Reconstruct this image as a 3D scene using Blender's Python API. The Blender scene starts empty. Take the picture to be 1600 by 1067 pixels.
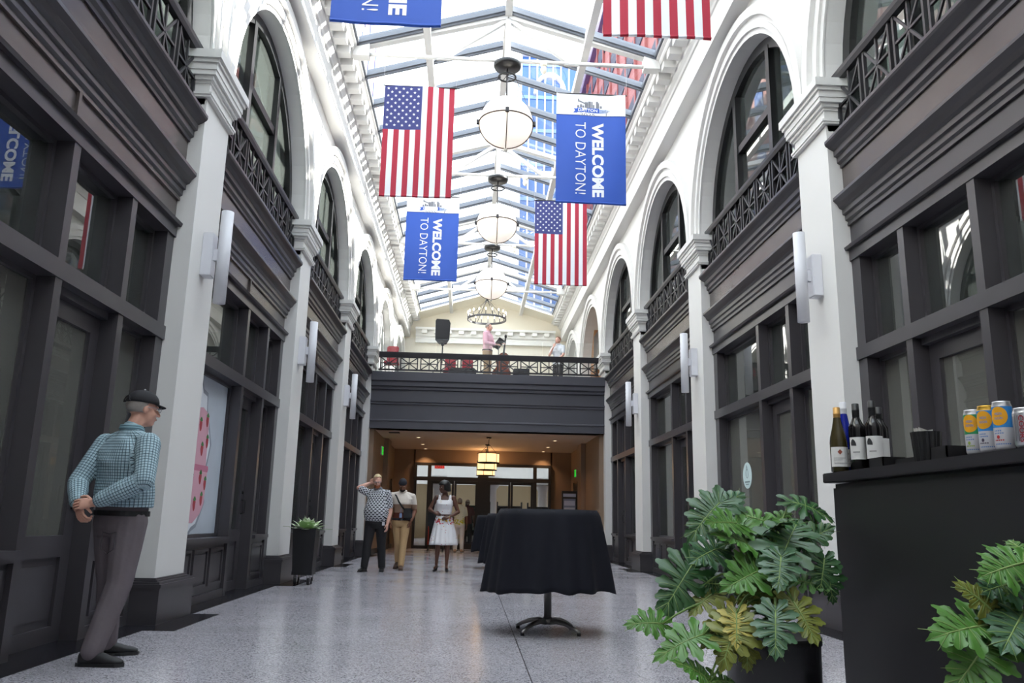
import bpy, bmesh, math, random
from mathutils import Vector, Matrix
random.seed(7)
SC = bpy.context.scene
COL = SC.collection
PI = math.pi

# ------------------------------------------------------------------ camera
cam_d = bpy.data.cameras.new('camera'); cam = bpy.data.objects.new('camera', cam_d); COL.objects.link(cam)
_p, _y, _r = 0.2169, 0.0461, 0.0206
fwd = Vector((math.sin(_y)*math.cos(_p), math.cos(_y)*math.cos(_p), math.sin(_p)))
rgt = Vector((math.cos(_y), -math.sin(_y), 0)); upv = rgt.cross(fwd)
r2 = rgt*math.cos(_r) + upv*math.sin(_r); u2 = -rgt*math.sin(_r) + upv*math.cos(_r)
cam.matrix_world = Matrix(((r2.x, u2.x, -fwd.x, -0.4075), (r2.y, u2.y, -fwd.y, 0), (r2.z, u2.z, -fwd.z, 0.95), (0, 0, 0, 1)))
cam_d.sensor_width = 36; cam_d.lens = 1275.57/1600*36; cam_d.clip_start = 0.05; cam_d.clip_end = 400
SC.camera = cam

# ------------------------------------------------------------------ sky, sun, exposure
world = bpy.data.worlds.new('sky'); SC.world = world; world.use_nodes = True
bg = world.node_tree.nodes['Background']; bg.inputs[0].default_value = (0.90, 0.95, 1.0, 1); bg.inputs[1].default_value = 3.3
sun_d = bpy.data.lights.new('sun', 'SUN'); sun = bpy.data.objects.new('sun', sun_d); COL.objects.link(sun)
sun_d.energy = 24; sun_d.angle = 0.012; sun_d.color = (1, 0.95, 0.86)
sun.rotation_euler = Vector((0.80, 0.06, 0.44)).to_track_quat('Z', 'Y').to_euler()
SC.view_settings.view_transform = 'Standard'; SC.view_settings.look = 'None'
SC.view_settings.gamma = 1; SC.view_settings.use_curve_mapping = False
SC.view_settings.exposure = 0.76

# ------------------------------------------------------------------ materials
def lin(c): return tuple(((v/255)/12.92 if v/255 <= .04045 else ((v/255+.055)/1.055)**2.4) for v in c)
MATS = {}
def M(name, rgb, rough=.5, metal=0, spec=.5, emit=0, noise=None, bump=None, coat=0):
    """noise=(scale, amount): gentle tone variation of the surface itself; bump=(scale, strength)"""
    if name in MATS: return MATS[name]
    m = bpy.data.materials.new(name); m.use_nodes = True; nt = m.node_tree; b = nt.nodes['Principled BSDF']
    c = lin(rgb) + (1,)
    b.inputs['Base Color'].default_value = c; b.inputs['Roughness'].default_value = rough
    b.inputs['Metallic'].default_value = metal; b.inputs['Specular IOR Level'].default_value = spec
    if coat: b.inputs['Coat Weight'].default_value = coat
    if emit: b.inputs['Emission Color'].default_value = c; b.inputs['Emission Strength'].default_value = emit
    if noise or bump:
        tc = nt.nodes.new('ShaderNodeTexCoord')
    if noise:
        n = nt.nodes.new('ShaderNodeTexNoise'); n.inputs['Scale'].default_value = noise[0]; n.inputs['Detail'].default_value = 4
        r = nt.nodes.new('ShaderNodeMapRange'); r.inputs[3].default_value = 1-noise[1]; r.inputs[4].default_value = 1+noise[1]
        mx = nt.nodes.new('ShaderNodeVectorMath'); mx.operation = 'SCALE'; mx.inputs[0].default_value = c[:3]
        nt.links.new(tc.outputs['Object'], n.inputs['Vector']); nt.links.new(n.outputs['Fac'], r.inputs[0])
        nt.links.new(r.outputs[0], mx.inputs['Scale']); nt.links.new(mx.outputs[0], b.inputs['Base Color'])
    if bump:
        n2 = nt.nodes.new('ShaderNodeTexNoise'); n2.inputs['Scale'].default_value = bump[0]; n2.inputs['Detail'].default_value = 3
        bp = nt.nodes.new('ShaderNodeBump'); bp.inputs['Strength'].default_value = bump[1]; bp.inputs['Distance'].default_value = .02
        nt.links.new(tc.outputs['Object'], n2.inputs['Vector']); nt.links.new(n2.outputs['Fac'], bp.inputs['Height']); nt.links.new(bp.outputs[0], b.inputs['Normal'])
    MATS[name] = m; return m

def glassmat(name, tint, ior=1.5, rough=0.0, veil=0.0, veilcol=(200, 205, 205)):
    m = bpy.data.materials.new(name); m.use_nodes = True; nt = m.node_tree; nt.nodes.clear()
    out = nt.nodes.new('ShaderNodeOutputMaterial'); t = nt.nodes.new('ShaderNodeBsdfTransparent'); t.inputs[0].default_value = tint + (1,)
    g = nt.nodes.new('ShaderNodeBsdfGlossy'); g.inputs['Roughness'].default_value = rough
    f = nt.nodes.new('ShaderNodeFresnel'); f.inputs[0].default_value = ior
    mix = nt.nodes.new('ShaderNodeMixShader'); ge = nt.nodes.new('ShaderNodeNewGeometry')
    inv = nt.nodes.new('ShaderNodeMath'); inv.operation = 'SUBTRACT'; inv.inputs[0].default_value = 1; nt.links.new(ge.outputs['Backfacing'], inv.inputs[1])
    mu = nt.nodes.new('ShaderNodeMath'); mu.operation = 'MULTIPLY'; nt.links.new(f.outputs[0], mu.inputs[0]); nt.links.new(inv.outputs[0], mu.inputs[1]); nt.links.new(mu.outputs[0], mix.inputs[0])
    src = t
    if veil:
        d = nt.nodes.new('ShaderNodeBsdfDiffuse'); d.inputs[0].default_value = lin(veilcol) + (1,)
        m2 = nt.nodes.new('ShaderNodeMixShader'); m2.inputs[0].default_value = veil
        nt.links.new(t.outputs[0], m2.inputs[1]); nt.links.new(d.outputs[0], m2.inputs[2]); src = m2
    nt.links.new(src.outputs[0], mix.inputs[1]); nt.links.new(g.outputs[0], mix.inputs[2]); nt.links.new(mix.outputs[0], out.inputs[0])
    MATS[name] = m; return m

white = M('white_paint', (220, 218, 215), .55, noise=(1.5, .02))
cream = M('cream_paint', (240, 232, 214), .6, noise=(1.2, .02))
dark = M('charcoal_paint', (66, 63, 67), .30, noise=(2.5, .10), bump=(6, .03))
dark2 = M('charcoal_fascia', (72, 72, 80), .45, noise=(2.5, .05))
bronze = M('bronze_frieze', (84, 76, 74), .27, noise=(1.8, .22), bump=(5, .04))
iron = M('black_iron', (44, 42, 46), .42, noise=(9, .08))
blackm = M('black_metal', (22, 22, 24), .4)
stone = M('black_stone', (30, 30, 35), .22, noise=(20, .15))
alum = M('grey_aluminium', (112, 116, 124), .55, .15, noise=(3, .06))
steel = M('brushed_steel', (150, 148, 146), .3, .9, noise=(20, .05))
chrome = M('chrome', (200, 200, 202), .15, 1)
fixture = M('white_enamel', (214, 214, 220), .4)
tan = M('tan_wall', (128, 106, 88), .7, noise=(2, .03))
ceilm = M('corridor_ceiling_paint', (196, 176, 156), .8)
greyw = M('grey_wall', (120, 118, 114), .7, noise=(1.5, .05))
shopw = M('shop_interior_paint', (128, 126, 120), .8, noise=(1.5, .05))
upw = M('upper_room_paint', (186, 188, 184), .8)
bright = M('sunlit_white_paint', (244, 242, 236), .6)  # lighter copy of the white paint: sunlight on the gable cornice put into the colour
cloth = M('black_cloth', (23, 24, 32), .75, spec=.2, noise=(14, .15))
leafpot = M('black_plastic', (24, 24, 27), .42)
glass = glassmat('shop_glass', (.80, .85, .84), 2.5, veil=.10, veilcol=(120, 124, 120))
glassg = glassmat('grey_film_glass', (.62, .63, .61), 1.8, veil=.55, veilcol=(122, 122, 116))
roofg = glassmat('skylight_glass', (.92, .95, .97), 1.35)
doorg = glassmat('door_glass', (.93, .94, .93), 1.4)
guardg = glassmat('guard_glass', (.97, .97, .965), 1.35, veil=.04, veilcol=(225, 228, 225))

def terrazzo():
    m = bpy.data.materials.new('terrazzo'); m.use_nodes = True; nt = m.node_tree; b = nt.nodes['Principled BSDF']
    tc = nt.nodes.new('ShaderNodeTexCoord')
    v = nt.nodes.new('ShaderNodeTexVoronoi'); v.inputs['Scale'].default_value = 120
    n = nt.nodes.new('ShaderNodeTexNoise'); n.inputs['Scale'].default_value = 1.1; n.inputs['Detail'].default_value = 6
    r = nt.nodes.new('ShaderNodeValToRGB'); e = r.color_ramp.elements
    e[0].position = 0; e[0].color = lin((108, 104, 112)) + (1,); e[1].position = 1; e[1].color = lin((204, 201, 206)) + (1,)
    for p, c in ((.20, (148, 144, 152)), (.35, (172, 169, 176)), (.75, (182, 179, 186))):
        q = e.new(p); q.color = lin(c) + (1,)
    sep = nt.nodes.new('ShaderNodeSeparateColor'); mp = nt.nodes.new('ShaderNodeMapRange'); mp.inputs[3].default_value = .86; mp.inputs[4].default_value = 1.10
    sc = nt.nodes.new('ShaderNodeVectorMath'); sc.operation = 'SCALE'
    L = nt.links.new
    L(tc.outputs['Object'], v.inputs['Vector']); L(tc.outputs['Object'], n.inputs['Vector'])
    L(v.outputs['Color'], sep.inputs[0]); L(sep.outputs[0], r.inputs[0]); L(n.outputs['Fac'], mp.inputs[0])
    L(r.outputs[0], sc.inputs[0]); L(mp.outputs[0], sc.inputs['Scale']); L(sc.outputs[0], b.inputs['Base Color'])
    b.inputs['Roughness'].default_value = .16; b.inputs['Specular IOR Level'].default_value = .55
    rr = nt.nodes.new('ShaderNodeMapRange'); rr.inputs[3].default_value = .10; rr.inputs[4].default_value = .24
    L(n.outputs['Fac'], rr.inputs[0]); L(rr.outputs[0], b.inputs['Roughness'])
    MATS['terrazzo'] = m; return m
terr = terrazzo()

# ------------------------------------------------------------------ mesh builder and object helpers
ORG = {}
class MB:
    def __init__(s): s.v = []; s.f = []; s.mi = []; s.sm = []
    def add(s, vs, fs, mi=0, smooth=False):
        o = len(s.v); s.v += [Vector(p) for p in vs]
        for f in fs: s.f.append(tuple(i+o for i in f)); s.mi.append(mi); s.sm.append(smooth)
        return s
    def box(s, x0, x1, y0, y1, z0, z1, mi=0):
        x0, x1 = min(x0, x1), max(x0, x1); y0, y1 = min(y0, y1), max(y0, y1); z0, z1 = min(z0, z1), max(z0, z1)
        return s.add([(x0,y0,z0),(x1,y0,z0),(x1,y1,z0),(x0,y1,z0),(x0,y0,z1),(x1,y0,z1),(x1,y1,z1),(x0,y1,z1)],
            [(0,3,2,1),(4,5,6,7),(0,1,5,4),(1,2,6,5),(2,3,7,6),(3,0,4,7)], mi)
    def bevbox(s, x0, x1, y0, y1, z0, z1, b=.01, mi=0):
        bm = bmesh.new(); bmesh.ops.create_cube(bm, size=1)
        for v in bm.verts: v.co = Vector(((x0+x1)/2+v.co.x*abs(x1-x0), (y0+y1)/2+v.co.y*abs(y1-y0), (z0+z1)/2+v.co.z*abs(z1-z0)))
        bmesh.ops.bevel(bm, geom=bm.edges[:], offset=b, segments=2, affect='EDGES')
        bm.verts.index_update(); s.add([v.co.copy() for v in bm.verts], [[v.index for v in f.verts] for f in bm.faces], mi); bm.free(); return s
    def beam(s, a, b, w, h, mi=0, up=(0,0,1)):
        a, b = Vector(a), Vector(b); d = (b-a).normalized(); up = Vector(up)
        if abs(d.dot(up)) > .98: up = Vector((0,1,0))
        x = d.cross(up).normalized()*w/2; z = x.normalized().cross(d)*h/2
        return s.add([a-x-z, a+x-z, a+x+z, a-x+z, b-x-z, b+x-z, b+x+z, b-x+z], [(0,1,2,3),(7,6,5,4),(0,4,5,1),(1,5,6,2),(2,6,7,3),(3,7,4,0)], mi)
    def tube(s, pts, rad, n=8, mi=0, cap=True, closed=False):
        pts = [Vector(p) for p in pts]; k = len(pts); rr = rad if hasattr(rad, '__len__') else [rad]*k
        rings = []; px = None
        for i, p in enumerate(pts):
            if closed: d = pts[(i+1)%k]-pts[i-1]
            else: d = pts[min(i+1,k-1)]-pts[max(i-1,0)]
            d.normalize()
            if px is None: px = d.orthogonal().normalized()
            px = (px-d*px.dot(d)); px = px.normalized() if px.length > 1e-6 else d.orthogonal().normalized()
            py = d.cross(px)
            rings.append([p+(px*math.cos(2*PI*j/n)+py*math.sin(2*PI*j/n))*rr[i] for j in range(n)])
        vs = [q for r in rings for q in r]; fs = []
        for i in range(k if closed else k-1):
            i2 = (i+1) % k
            for j in range(n): fs.append((i*n+j, i*n+(j+1)%n, i2*n+(j+1)%n, i2*n+j))
        if cap and not closed: fs.append(tuple(range(n))[::-1]); fs.append(tuple((k-1)*n+j for j in range(n)))
        return s.add(vs, fs, mi, True)
    def limb(s, pts, rad, n=12):
        """tapered chain with rounded ends"""
        pts = [Vector(p) for p in pts]; rad = list(rad)
        d0 = (pts[0]-pts[1]).normalized(); d1 = (pts[-1]-pts[-2]).normalized()
        P = [pts[0]+d0*rad[0]*c for c in (.98, .8, .45)] + pts + [pts[-1]+d1*rad[-1]*c for c in (.45, .8, .98)]
        R = [rad[0]*c for c in (.2, .6, .9)] + rad + [rad[-1]*c for c in (.9, .6, .2)]
        return s.tube(P, R, n)
    def loft(s, secs, n=18):
        """secs: (centre, halfwidth, halfdepth, lateral, forward)"""
        vs = []
        for c, a, b, la, fo in secs:
            c, la, fo = Vector(c), Vector(la), Vector(fo)
            for j in range(n):
                t = 2*PI*j/n; ct, st = math.cos(t), math.sin(t)
                ct = math.copysign(abs(ct)**.85, ct); st = math.copysign(abs(st)**.85, st)
                vs.append(c+la*a*ct+fo*b*st)
        k = len(secs); fs = [(i*n+j, i*n+(j+1)%n, (i+1)*n+(j+1)%n, (i+1)*n+j) for i in range(k-1) for j in range(n)]
        fs += [tuple(range(n))[::-1], tuple((k-1)*n+j for j in range(n))]
        return s.add(vs, fs, 0, True)
    def ell(s, c, r, rot=None, n=14, m=9, mi=0, z0=-1, z1=1):
        c = Vector(c); rot = rot or Matrix.Identity(3); vs = []
        a0, a1 = math.asin(z0), math.asin(z1)
        for i in range(m+1):
            a = a0+(a1-a0)*i/m
            for j in range(n):
                t = 2*PI*j/n; vs.append(c+rot@Vector((r[0]*math.cos(a)*math.cos(t), r[1]*math.cos(a)*math.sin(t), r[2]*math.sin(a))))
        fs = [(i*n+j, i*n+(j+1)%n, (i+1)*n+(j+1)%n, (i+1)*n+j) for i in range(m) for j in range(n)]
        fs += [tuple(range(n))[::-1], tuple(m*n+j for j in range(n))]
        return s.add(vs, fs, mi, True)
    def lathe(s, prof, c=(0,0,0), n=24, mi=0, cap=True, smooth=True):
        vs = []
        for r, z in prof:
            for j in range(n): t = 2*PI*j/n; vs.append((c[0]+r*math.cos(t), c[1]+r*math.sin(t), c[2]+z))
        k = len(prof); fs = [(i*n+j, i*n+(j+1)%n, (i+1)*n+(j+1)%n, (i+1)*n+j) for i in range(k-1) for j in range(n)]
        if cap: fs += [tuple(range(n))[::-1], tuple((k-1)*n+j for j in range(n))]
        return s.add(vs, fs, mi, smooth)
    def prism(s, poly, f0, f1, mi=0):
        """poly: list of 2-tuples; f0/f1 map (a,b) to the two end caps"""
        n = len(poly); vs = [f0(a, b) for a, b in poly]+[f1(a, b) for a, b in poly]
        return s.add(vs, [tuple(range(n))[::-1], tuple(range(n, 2*n))]+[(i, (i+1)%n, n+(i+1)%n, n+i) for i in range(n)], mi)
    def mesh(s, name, mats, org):
        me = bpy.data.meshes.new(name); o = Vector(org)
        me.from_pydata([tuple(v-o) for v in s.v], [], s.f)
        for m in (mats if isinstance(mats, (list, tuple)) else [mats]): me.materials.append(m)
        me.polygons.foreach_set('material_index', s.mi); me.polygons.foreach_set('use_smooth', s.sm)
        me.update(); return me
def obj(name, mb, mats, parent=None, loc=(0,0,0), label=None, kind=None):
    """one mesh object; vertices are given in world coordinates"""
    o = bpy.data.objects.new(name, None if False else mb.mesh(name, mats, ORG[parent.name] if parent else loc)); COL.objects.link(o)
    if parent: o.parent = parent; ORG[o.name] = ORG[parent.name]
    else: o.location = loc; ORG[o.name] = tuple(loc)
    if label: o['label'] = label
    if kind: o['kind'] = kind
    return o
def thing(name, label, cat, loc=(0,0,0), group=None, kind=None):
    o = bpy.data.objects.new(name, None); COL.objects.link(o); o.location = loc; o.empty_display_size = .1
    ORG[o.name] = tuple(loc); o['label'] = label; o['category'] = cat
    if group: o['group'] = group
    if kind: o['kind'] = kind
    return o
def tag(o, label, cat, group=None, kind=None):
    o['label'] = label; o['category'] = cat
    if group: o['group'] = group
    if kind: o['kind'] = kind
    return o
def copy_part(src, parent, off=(0,0,0), name=None):
    c = src.copy(); COL.objects.link(c); c.parent = parent; c.location = Vector(src.location)+Vector(off); ORG[c.name] = ORG[parent.name]; return c
def copy_tree(o, loc, label=None):
    c = o.copy(); COL.objects.link(c); c.location = loc; ORG[c.name] = tuple(loc)
    if label: c['label'] = label
    for ch in list(o.children):
        d = ch.copy(); COL.objects.link(d); d.parent = c; ORG[d.name] = tuple(loc)
        for g in list(ch.children):
            e = g.copy(); COL.objects.link(e); e.parent = d; ORG[e.name] = tuple(loc)
    return c
def text_geo(s, bold=0.0):
    cu = bpy.data.curves.new('t', 'FONT'); cu.body = s; cu.size = 1; cu.offset = bold; cu.resolution_u = 3
    o = bpy.data.objects.new('t', cu); COL.objects.link(o); bpy.context.view_layer.update()
    me = bpy.data.meshes.new_from_object(o.evaluated_get(bpy.context.evaluated_depsgraph_get()))
    vs = [v.co.copy() for v in me.vertices]; fs = [tuple(p.vertices) for p in me.polygons]
    bpy.data.objects.remove(o); bpy.data.curves.remove(cu); bpy.data.meshes.remove(me)
    x0 = min(v.x for v in vs); x1 = max(v.x for v in vs); y0 = min(v.y for v in vs); y1 = max(v.y for v in vs)
    return [((v.x-x0)/(x1-x0), (v.y-y0)/(y1-y0)) for v in vs], fs      # normalised to the unit square
def put_text(mb, s, f, bold=0.0, mi=0):
    uv, fs = text_geo(s, bold); mb.add([f(a, b) for a, b in uv], fs, mi); return mb
def T(side, d, y, z): return (side*(3.19+d), y, z)
def sbox(mb, side, d0, d1, y0, y1, z0, z1, mi=0): return mb.box(side*(3.19+d0), side*(3.19+d1), y0, y1, z0, z1, mi)
def sprof(mb, side, prof, y0, y1, mi=0): return mb.prism(prof, lambda a, b: T(side, a, y0, b), lambda a, b: T(side, a, y1, b), mi)
PY = lambda k: 7.69+4.78*k          # near face of pier k
PW = .75
# ------------------------------------------------------------------ floor
fl = thing('floor', 'polished grey terrazzo floor of the arcade with black stone borders', 'floor', kind='structure')
m = MB(); m.box(-6.6, 6.6, -2.4, 46, -.30, -.012); obj('floor_bed', m, stone, fl)
joint = .004
for y0 in [-2.4+2.39*i for i in range(13)]:
    for x0, x1 in ((-3.3, 0), (0, 3.3)):
        m = MB(); m.box(x0+joint, x1-joint, y0+joint, min(y0+2.39, 28.66)-joint, -.012, 0); obj('terrazzo_panel', m, terr, fl)
m = MB(); m.box(-6.4, 6.4, 28.67, 46, -.012, 0); obj('lobby_floor', m, terr, fl)
for s in (-1, 1):
    m = MB(); sbox(m, s, -.09, .4, -2.4, 22.2, -.01, .003); obj('stone_border', m, stone, fl)
    for k in range(-2, 4):
        m = MB(); sbox(m, s, -.35, -.09, PY(k)-.39, PY(k)+.86, -.01, .003); obj('stone_border', m, stone, fl)

# ------------------------------------------------------------------ arcade side walls with arches
RI, ZS = 2.015, 5.54
def arc(yc, r, n=28): return [(yc-r*math.cos(PI*i/n), ZS+r*math.sin(PI*i/n)) for i in range(n+1)]
names = {-1: 'left', 1: 'right'}
for s in (-1, 1):
    W = thing('wall_'+names[s], 'white %s-hand arcade wall of round arches above the dark shopfronts' % names[s], 'wall', kind='structure')
    m = MB()
    for k in range(-2, 5):
        y0 = PY(k)+PW; yc = y0+RI
        if k == -2:
            sbox(m, s, .02, .5, PY(-2), PY(-1), 4.9, 7.98); continue
        A = arc(yc, RI)
        for (ya, za), (yb, zb) in zip(A, A[1:]):
            f = (0, 1, 2, 3) if s < 0 else (3, 2, 1, 0)
            m.add([T(s,.02,ya,za), T(s,.02,yb,zb), T(s,.02,yb,7.99), T(s,.02,ya,7.99)], [f])
            m.add([T(s,.02,ya,za), T(s,.02,yb,zb), T(s,.60,yb,zb), T(s,.60,ya,za)], [f[::-1]], 0, True)
            m.add([T(s,.60,ya,za), T(s,.60,yb,zb), T(s,.60,yb,7.99), T(s,.60,ya,7.99)], [f[::-1]])
    for k in range(-2, 6): sbox(m, s, .02, .6, PY(k), PY(k)+PW, 5.0, 7.99)
    obj('arch_wall', m, white, W)
    for k in range(-1, 5):            # moulded archivolts
        yc = PY(k)+PW+RI
        m = MB()
        for r0, r1, p in ((RI, 2.09, .0), (2.09, 2.17, .035), (2.17, 2.25, .02), (2.25, 2.385, .075)):
            A, B = arc(yc, r0), arc(yc, r1)
            for i in range(28):
                q = [A[i], A[i+1], B[i+1], B[i]]
                m.prism(q, lambda a, b: T(s, -p, a, b), lambda a, b: T(s, .03, a, b))
        obj('archivolt', m, white, W)
    # shells of the shops and of the rooms upstairs behind the glass
    m = MB()
    sbox(m, s, 3.3, 3.6, -2.4, 31.8, 0, 8.7); obj('outer_wall', m, shopw, W)
    m = MB(); sbox(m, s, .46, 3.3, -2.4, 22.2, 4.25, 4.85); obj('upper_floor_slab', m, shopw, W)
    m = MB(); sbox(m, s, .05, 3.6, -2.4, 31.8, 8.02, 8.62); obj('roof_slab', m, shopw, W)
    for k in range(-2, 6):
        m = MB(); sbox(m, s, .6, 3.3, PY(k)+.28, PY(k)+.46, 4.85, 8.02); obj('party_wall', m, upw, W)
        if k < 4:
            m = MB(); sbox(m, s, .46, 3.3, PY(k)+.28, PY(k)+.46, 0, 4.25); obj('party_wall', m, shopw, W)
    m = MB(); sbox(m, s, 3.2, 3.3, -2.4, 31.8, 4.85, 8.02); obj('upper_room_wall', m, upw, W)
    m = MB(); sbox(m, s, .02, .46, PY(-2)+PW, PY(-1), 0, 4.9); obj('end_shopfront_wall', m, dark, W)
    m = MB(); sbox(m, s, .46, 3.3, 22.2, 31.8, 0, 4.85); obj('corridor_backing', m, shopw, W)
    # entablature with dentils
    t = thing('trim_1' if s < 0 else 'trim_2', 'white %s-hand entablature with a row of dentil blocks under the skylight' % names[s], 'cornice', kind='structure')
    m = MB(); sprof(m, s, [(.3,7.98),(-.21,7.98),(-.21,8.41),(-.235,8.42),(-.25,8.46),(-.29,8.50),(-.30,8.55),(-.33,8.56),(-.33,8.67),(-.56,8.67),(-.585,8.70),(-.585,8.74),(-.63,8.76),(-.63,8.80),(.3,8.80)], -2.4, 31.6)
    obj('entablature_moulding', m, white, t)
    d0 = None
    for i in range(84):
        y = -1.9+.397*i
        if d0 is None:
            m = MB(); sbox(m, s, -.54, -.33, y, y+.19, 8.54, 8.67); d0 = obj('dentil', m, white, t)
        else: copy_part(d0, t, (0, .397*i, 0))

# ------------------------------------------------------------------ wall ends
W = thing('wall_front', 'plain pale wall added unseen behind the camera to keep sky light out', 'wall', kind='structure')  # added end wall out of view, closes the hall against sky light
m = MB(); m.box(-6.8, 6.8, -2.7, -2.4, 0, 8.7)
m.add([(-2.9,-2.4,8.7),(2.9,-2.4,8.7),(0,-2.4,9.66),(-2.9,-2.7,8.7),(2.9,-2.7,8.7),(0,-2.7,9.66)], [(0,1,2),(5,4,3),(0,2,5,3),(1,4,5,2)])
obj('wall_face', m, white, W)
W = thing('wall_back', 'cream gable wall at the far end of the upper level', 'wall', kind='structure')
m = MB(); m.box(-6.8, 6.8, 31.6, 31.9, 4.87, 8.7)
m.add([(-2.9,31.6,8.7),(2.9,31.6,8.7),(0,31.6,9.62),(-2.9,31.9,8.7),(2.9,31.9,8.7),(0,31.9,9.62)], [(0,1,2),(5,4,3),(0,2,5,3),(1,4,5,2)])
obj('gable_face', m, cream, W)
m = MB(); m.prism([(0,7.75),(-.15,7.75),(-.15,7.95),(-.22,8.0),(-.22,8.22),(-.42,8.22),(-.45,8.30),(0,8.30)], lambda a, b: (-2.75,31.6+a,b), lambda a, b: (2.75,31.6+a,b)); obj('gable_cornice', m, bright, W)
d0 = None
for i in range(11):
    x = -2.5+.48*i
    if d0 is None: m = MB(); m.box(x, x+.2, 31.22, 31.38, 8.08, 8.22); d0 = obj('dentil', m, bright, W)
    else: copy_part(d0, W, (.48*i, 0, 0))
d0 = None
for i in range(30):       # grooved boarding of the back wall
    x = -2.9+.195*i
    if d0 is None: m = MB(); m.box(x, x+.17, 31.56, 31.6, 4.87, 7.2); d0 = obj('board', m, greyw if False else cream, W)
    else: copy_part(d0, W, (.195*i, 0, 0))

# ------------------------------------------------------------------ skylight
EX, EZ, RZ = 2.56, 8.84, 9.60
C_ = thing('ceiling', 'glazed pitched skylight running the length of the arcade', 'skylight', kind='structure')
pitch = 1.062; ys = [-2.3+pitch*i for i in range(32)]
nrm = Vector((RZ-EZ, 0, EX)).normalized()
b0 = {}; p0 = {}
for i, y in enumerate(ys):
    if y > 30.9: break
    for s in (-1, 1):
        if s not in b0:
            m = MB(); m.beam((s*EX, y, EZ), (0, y, RZ), .12, .08); m.beam((s*EX, y, EZ+.06), (0, y, RZ+.06), .07, .05); m.beam((s*EX, y, EZ-.055), (0, y, RZ-.055), .045, .04)
            b0[s] = obj('glazing_bar', m, alum, C_)
            m = MB(); m.beam((s*EX, y+pitch/2, EZ+.03), (0, y+pitch/2, RZ+.03), pitch-.055, .012); p0[s] = obj('pane', m, roofg, C_)
        else:
            copy_part(b0[s], C_, (0, y-ys[0], 0)); copy_part(p0[s], C_, (0, y-ys[0], 0))
m = MB(); m.box(-.06, .06, -2.4, 31.6, RZ-.10, RZ+.04); obj('ridge_beam', m, white, C_)
for s in (-1, 1):
    m = MB(); m.box(s*1.38-.06, s*1.38+.06, -2.4, 31.6, 8.99, 9.17); obj('purlin', m, white, C_)
    m = MB(); m.box(s*2.52, s*2.64, -2.4, 31.6, 8.79, 8.87); obj('eave_beam', m, alum, C_)
m = MB()
for s in (-1, 1): m.beam((s*2.7, 31.05, 8.72), (0, 31.05, 9.55), 1.1, .06)
obj('roof_soffit_board', m, cream, C_)

# ------------------------------------------------------------------ roof trusses
TY = lambda k: PY(k)+.18
def truss(k, label):
    y = TY(k); t = thing('roof_truss', label, 'truss', (0, y, 8.67), 'white roof trusses under the skylight')
    m = MB(); m.tube([(-2.5, y, 8.67), (2.5, y, 8.67)], .035, 10); obj('tie_rod', m, white, t)
    m = MB(); m.box(-.05, .05, y-.05, y+.05, 8.6, 9.52); obj('king_post', m, white, t)
    for s in (-1, 1):
        m = MB(); m.beam((s*2.54, y, 8.80), (0, y, 9.50), .09, .12, up=(0,1,0)); obj('top_chord', m, white, t)
        m = MB(); m.beam((s*1.08, y, 8.68), (0, y, 9.46), .075, .075); obj('web', m, white, t)
        m = MB(); m.box(s*2.35, s*2.62, y-.09, y+.09, 8.6, 8.86); obj('end_bracket', m, white, t)
        m = MB(); m.box(s*.98, s*1.22, y-.02, y+.02, 8.63, 8.82); obj('gusset', m, white, t)
TL = {-1: 'white roof truss just behind the camera', 0: 'white roof truss carrying the nearest pair of hanging banners', 1: 'white roof truss carrying the middle pair of banners', 2: 'white roof truss carrying the farthest pair of banners', 3: 'white roof truss above the balcony front', 4: 'white roof truss over the upper level behind the balcony'}
for k in range(-1, 5): truss(k, TL[k])

# ------------------------------------------------------------------ piers
PL = {(-1,-1): 'white pier at far left behind the near-left shopfront', (-1,0): 'white pier right of the man in the cap', (-1,1): 'white pier behind the square black planter on the left', (-1,2): 'left-hand white pier, third along from the man in the cap', (-1,3): 'white pier at the left end of the balcony',
      (1,-1): 'white pier on the right wall nearest the camera', (1,0): 'white pier behind the wine bottles on the bar', (1,1): 'right-hand white pier rising behind the philodendron', (1,2): 'right-hand white pier, third along from the bar', (1,3): 'white pier at the right end of the balcony'}
for (s, k), lab in PL.items():
    y = PY(k); t = thing('pier', lab, 'pillar', (s*3.3, y+PW/2, 0), 'white piers along the arcade')
    m = MB(); sbox(m, s, -.08, .5, y-.08, y+PW+.08, 0, .30); obj('plinth', m, dark, t)
    m = MB()
    for d, z0, z1 in ((.085, .30, .315), (.095, .315, .345), (.075, .345, .365), (.04, .365, .38), (.02, .38, .395)): sbox(m, s, -d, .5, y-d, y+PW+d, z0, z1)
    obj('base_moulding', m, dark, t)
    m = MB(); sbox(m, s, 0, .5, y, y+PW, .395, 5.08); obj('shaft', m, white, t)
    m = MB()
    for d, z0, z1 in ((.045, 5.065, 5.09), (.055, 5.09, 5.115), (.02, 5.115, 5.22), (.035, 5.22, 5.25), (.06, 5.25, 5.29), (.09, 5.29, 5.34), (.10, 5.34, 5.41), (.12, 5.41, 5.45), (.145, 5.45, 5.54)):
        sbox(m, s, -d, .5, y-d, y+PW+d, z0, z1)
    obj('capital', m, white, t)
for s in (-1, 1):
    for k in (4, 5):
        y = PY(k); t = thing('pier', 'short white pier of the upper level, %s wall, %s of the two' % (names[s], 'nearer' if k == 4 else 'farther'), 'pillar', (s*3.3, y+PW/2, 4.87), 'short piers of the upper level')
        m = MB(); sbox(m, s, 0, .5, y, y+PW, 4.87, 5.08); obj('shaft', m, white, t)
        m = MB()
        for d, z0, z1 in ((.045, 5.065, 5.11), (.02, 5.11, 5.24), (.06, 5.24, 5.34), (.10, 5.34, 5.45), (.145, 5.45, 5.54)): sbox(m, s, -d, .5, y-d, y+PW+d, z0, z1)
        obj('capital', m, white, t)

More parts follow.
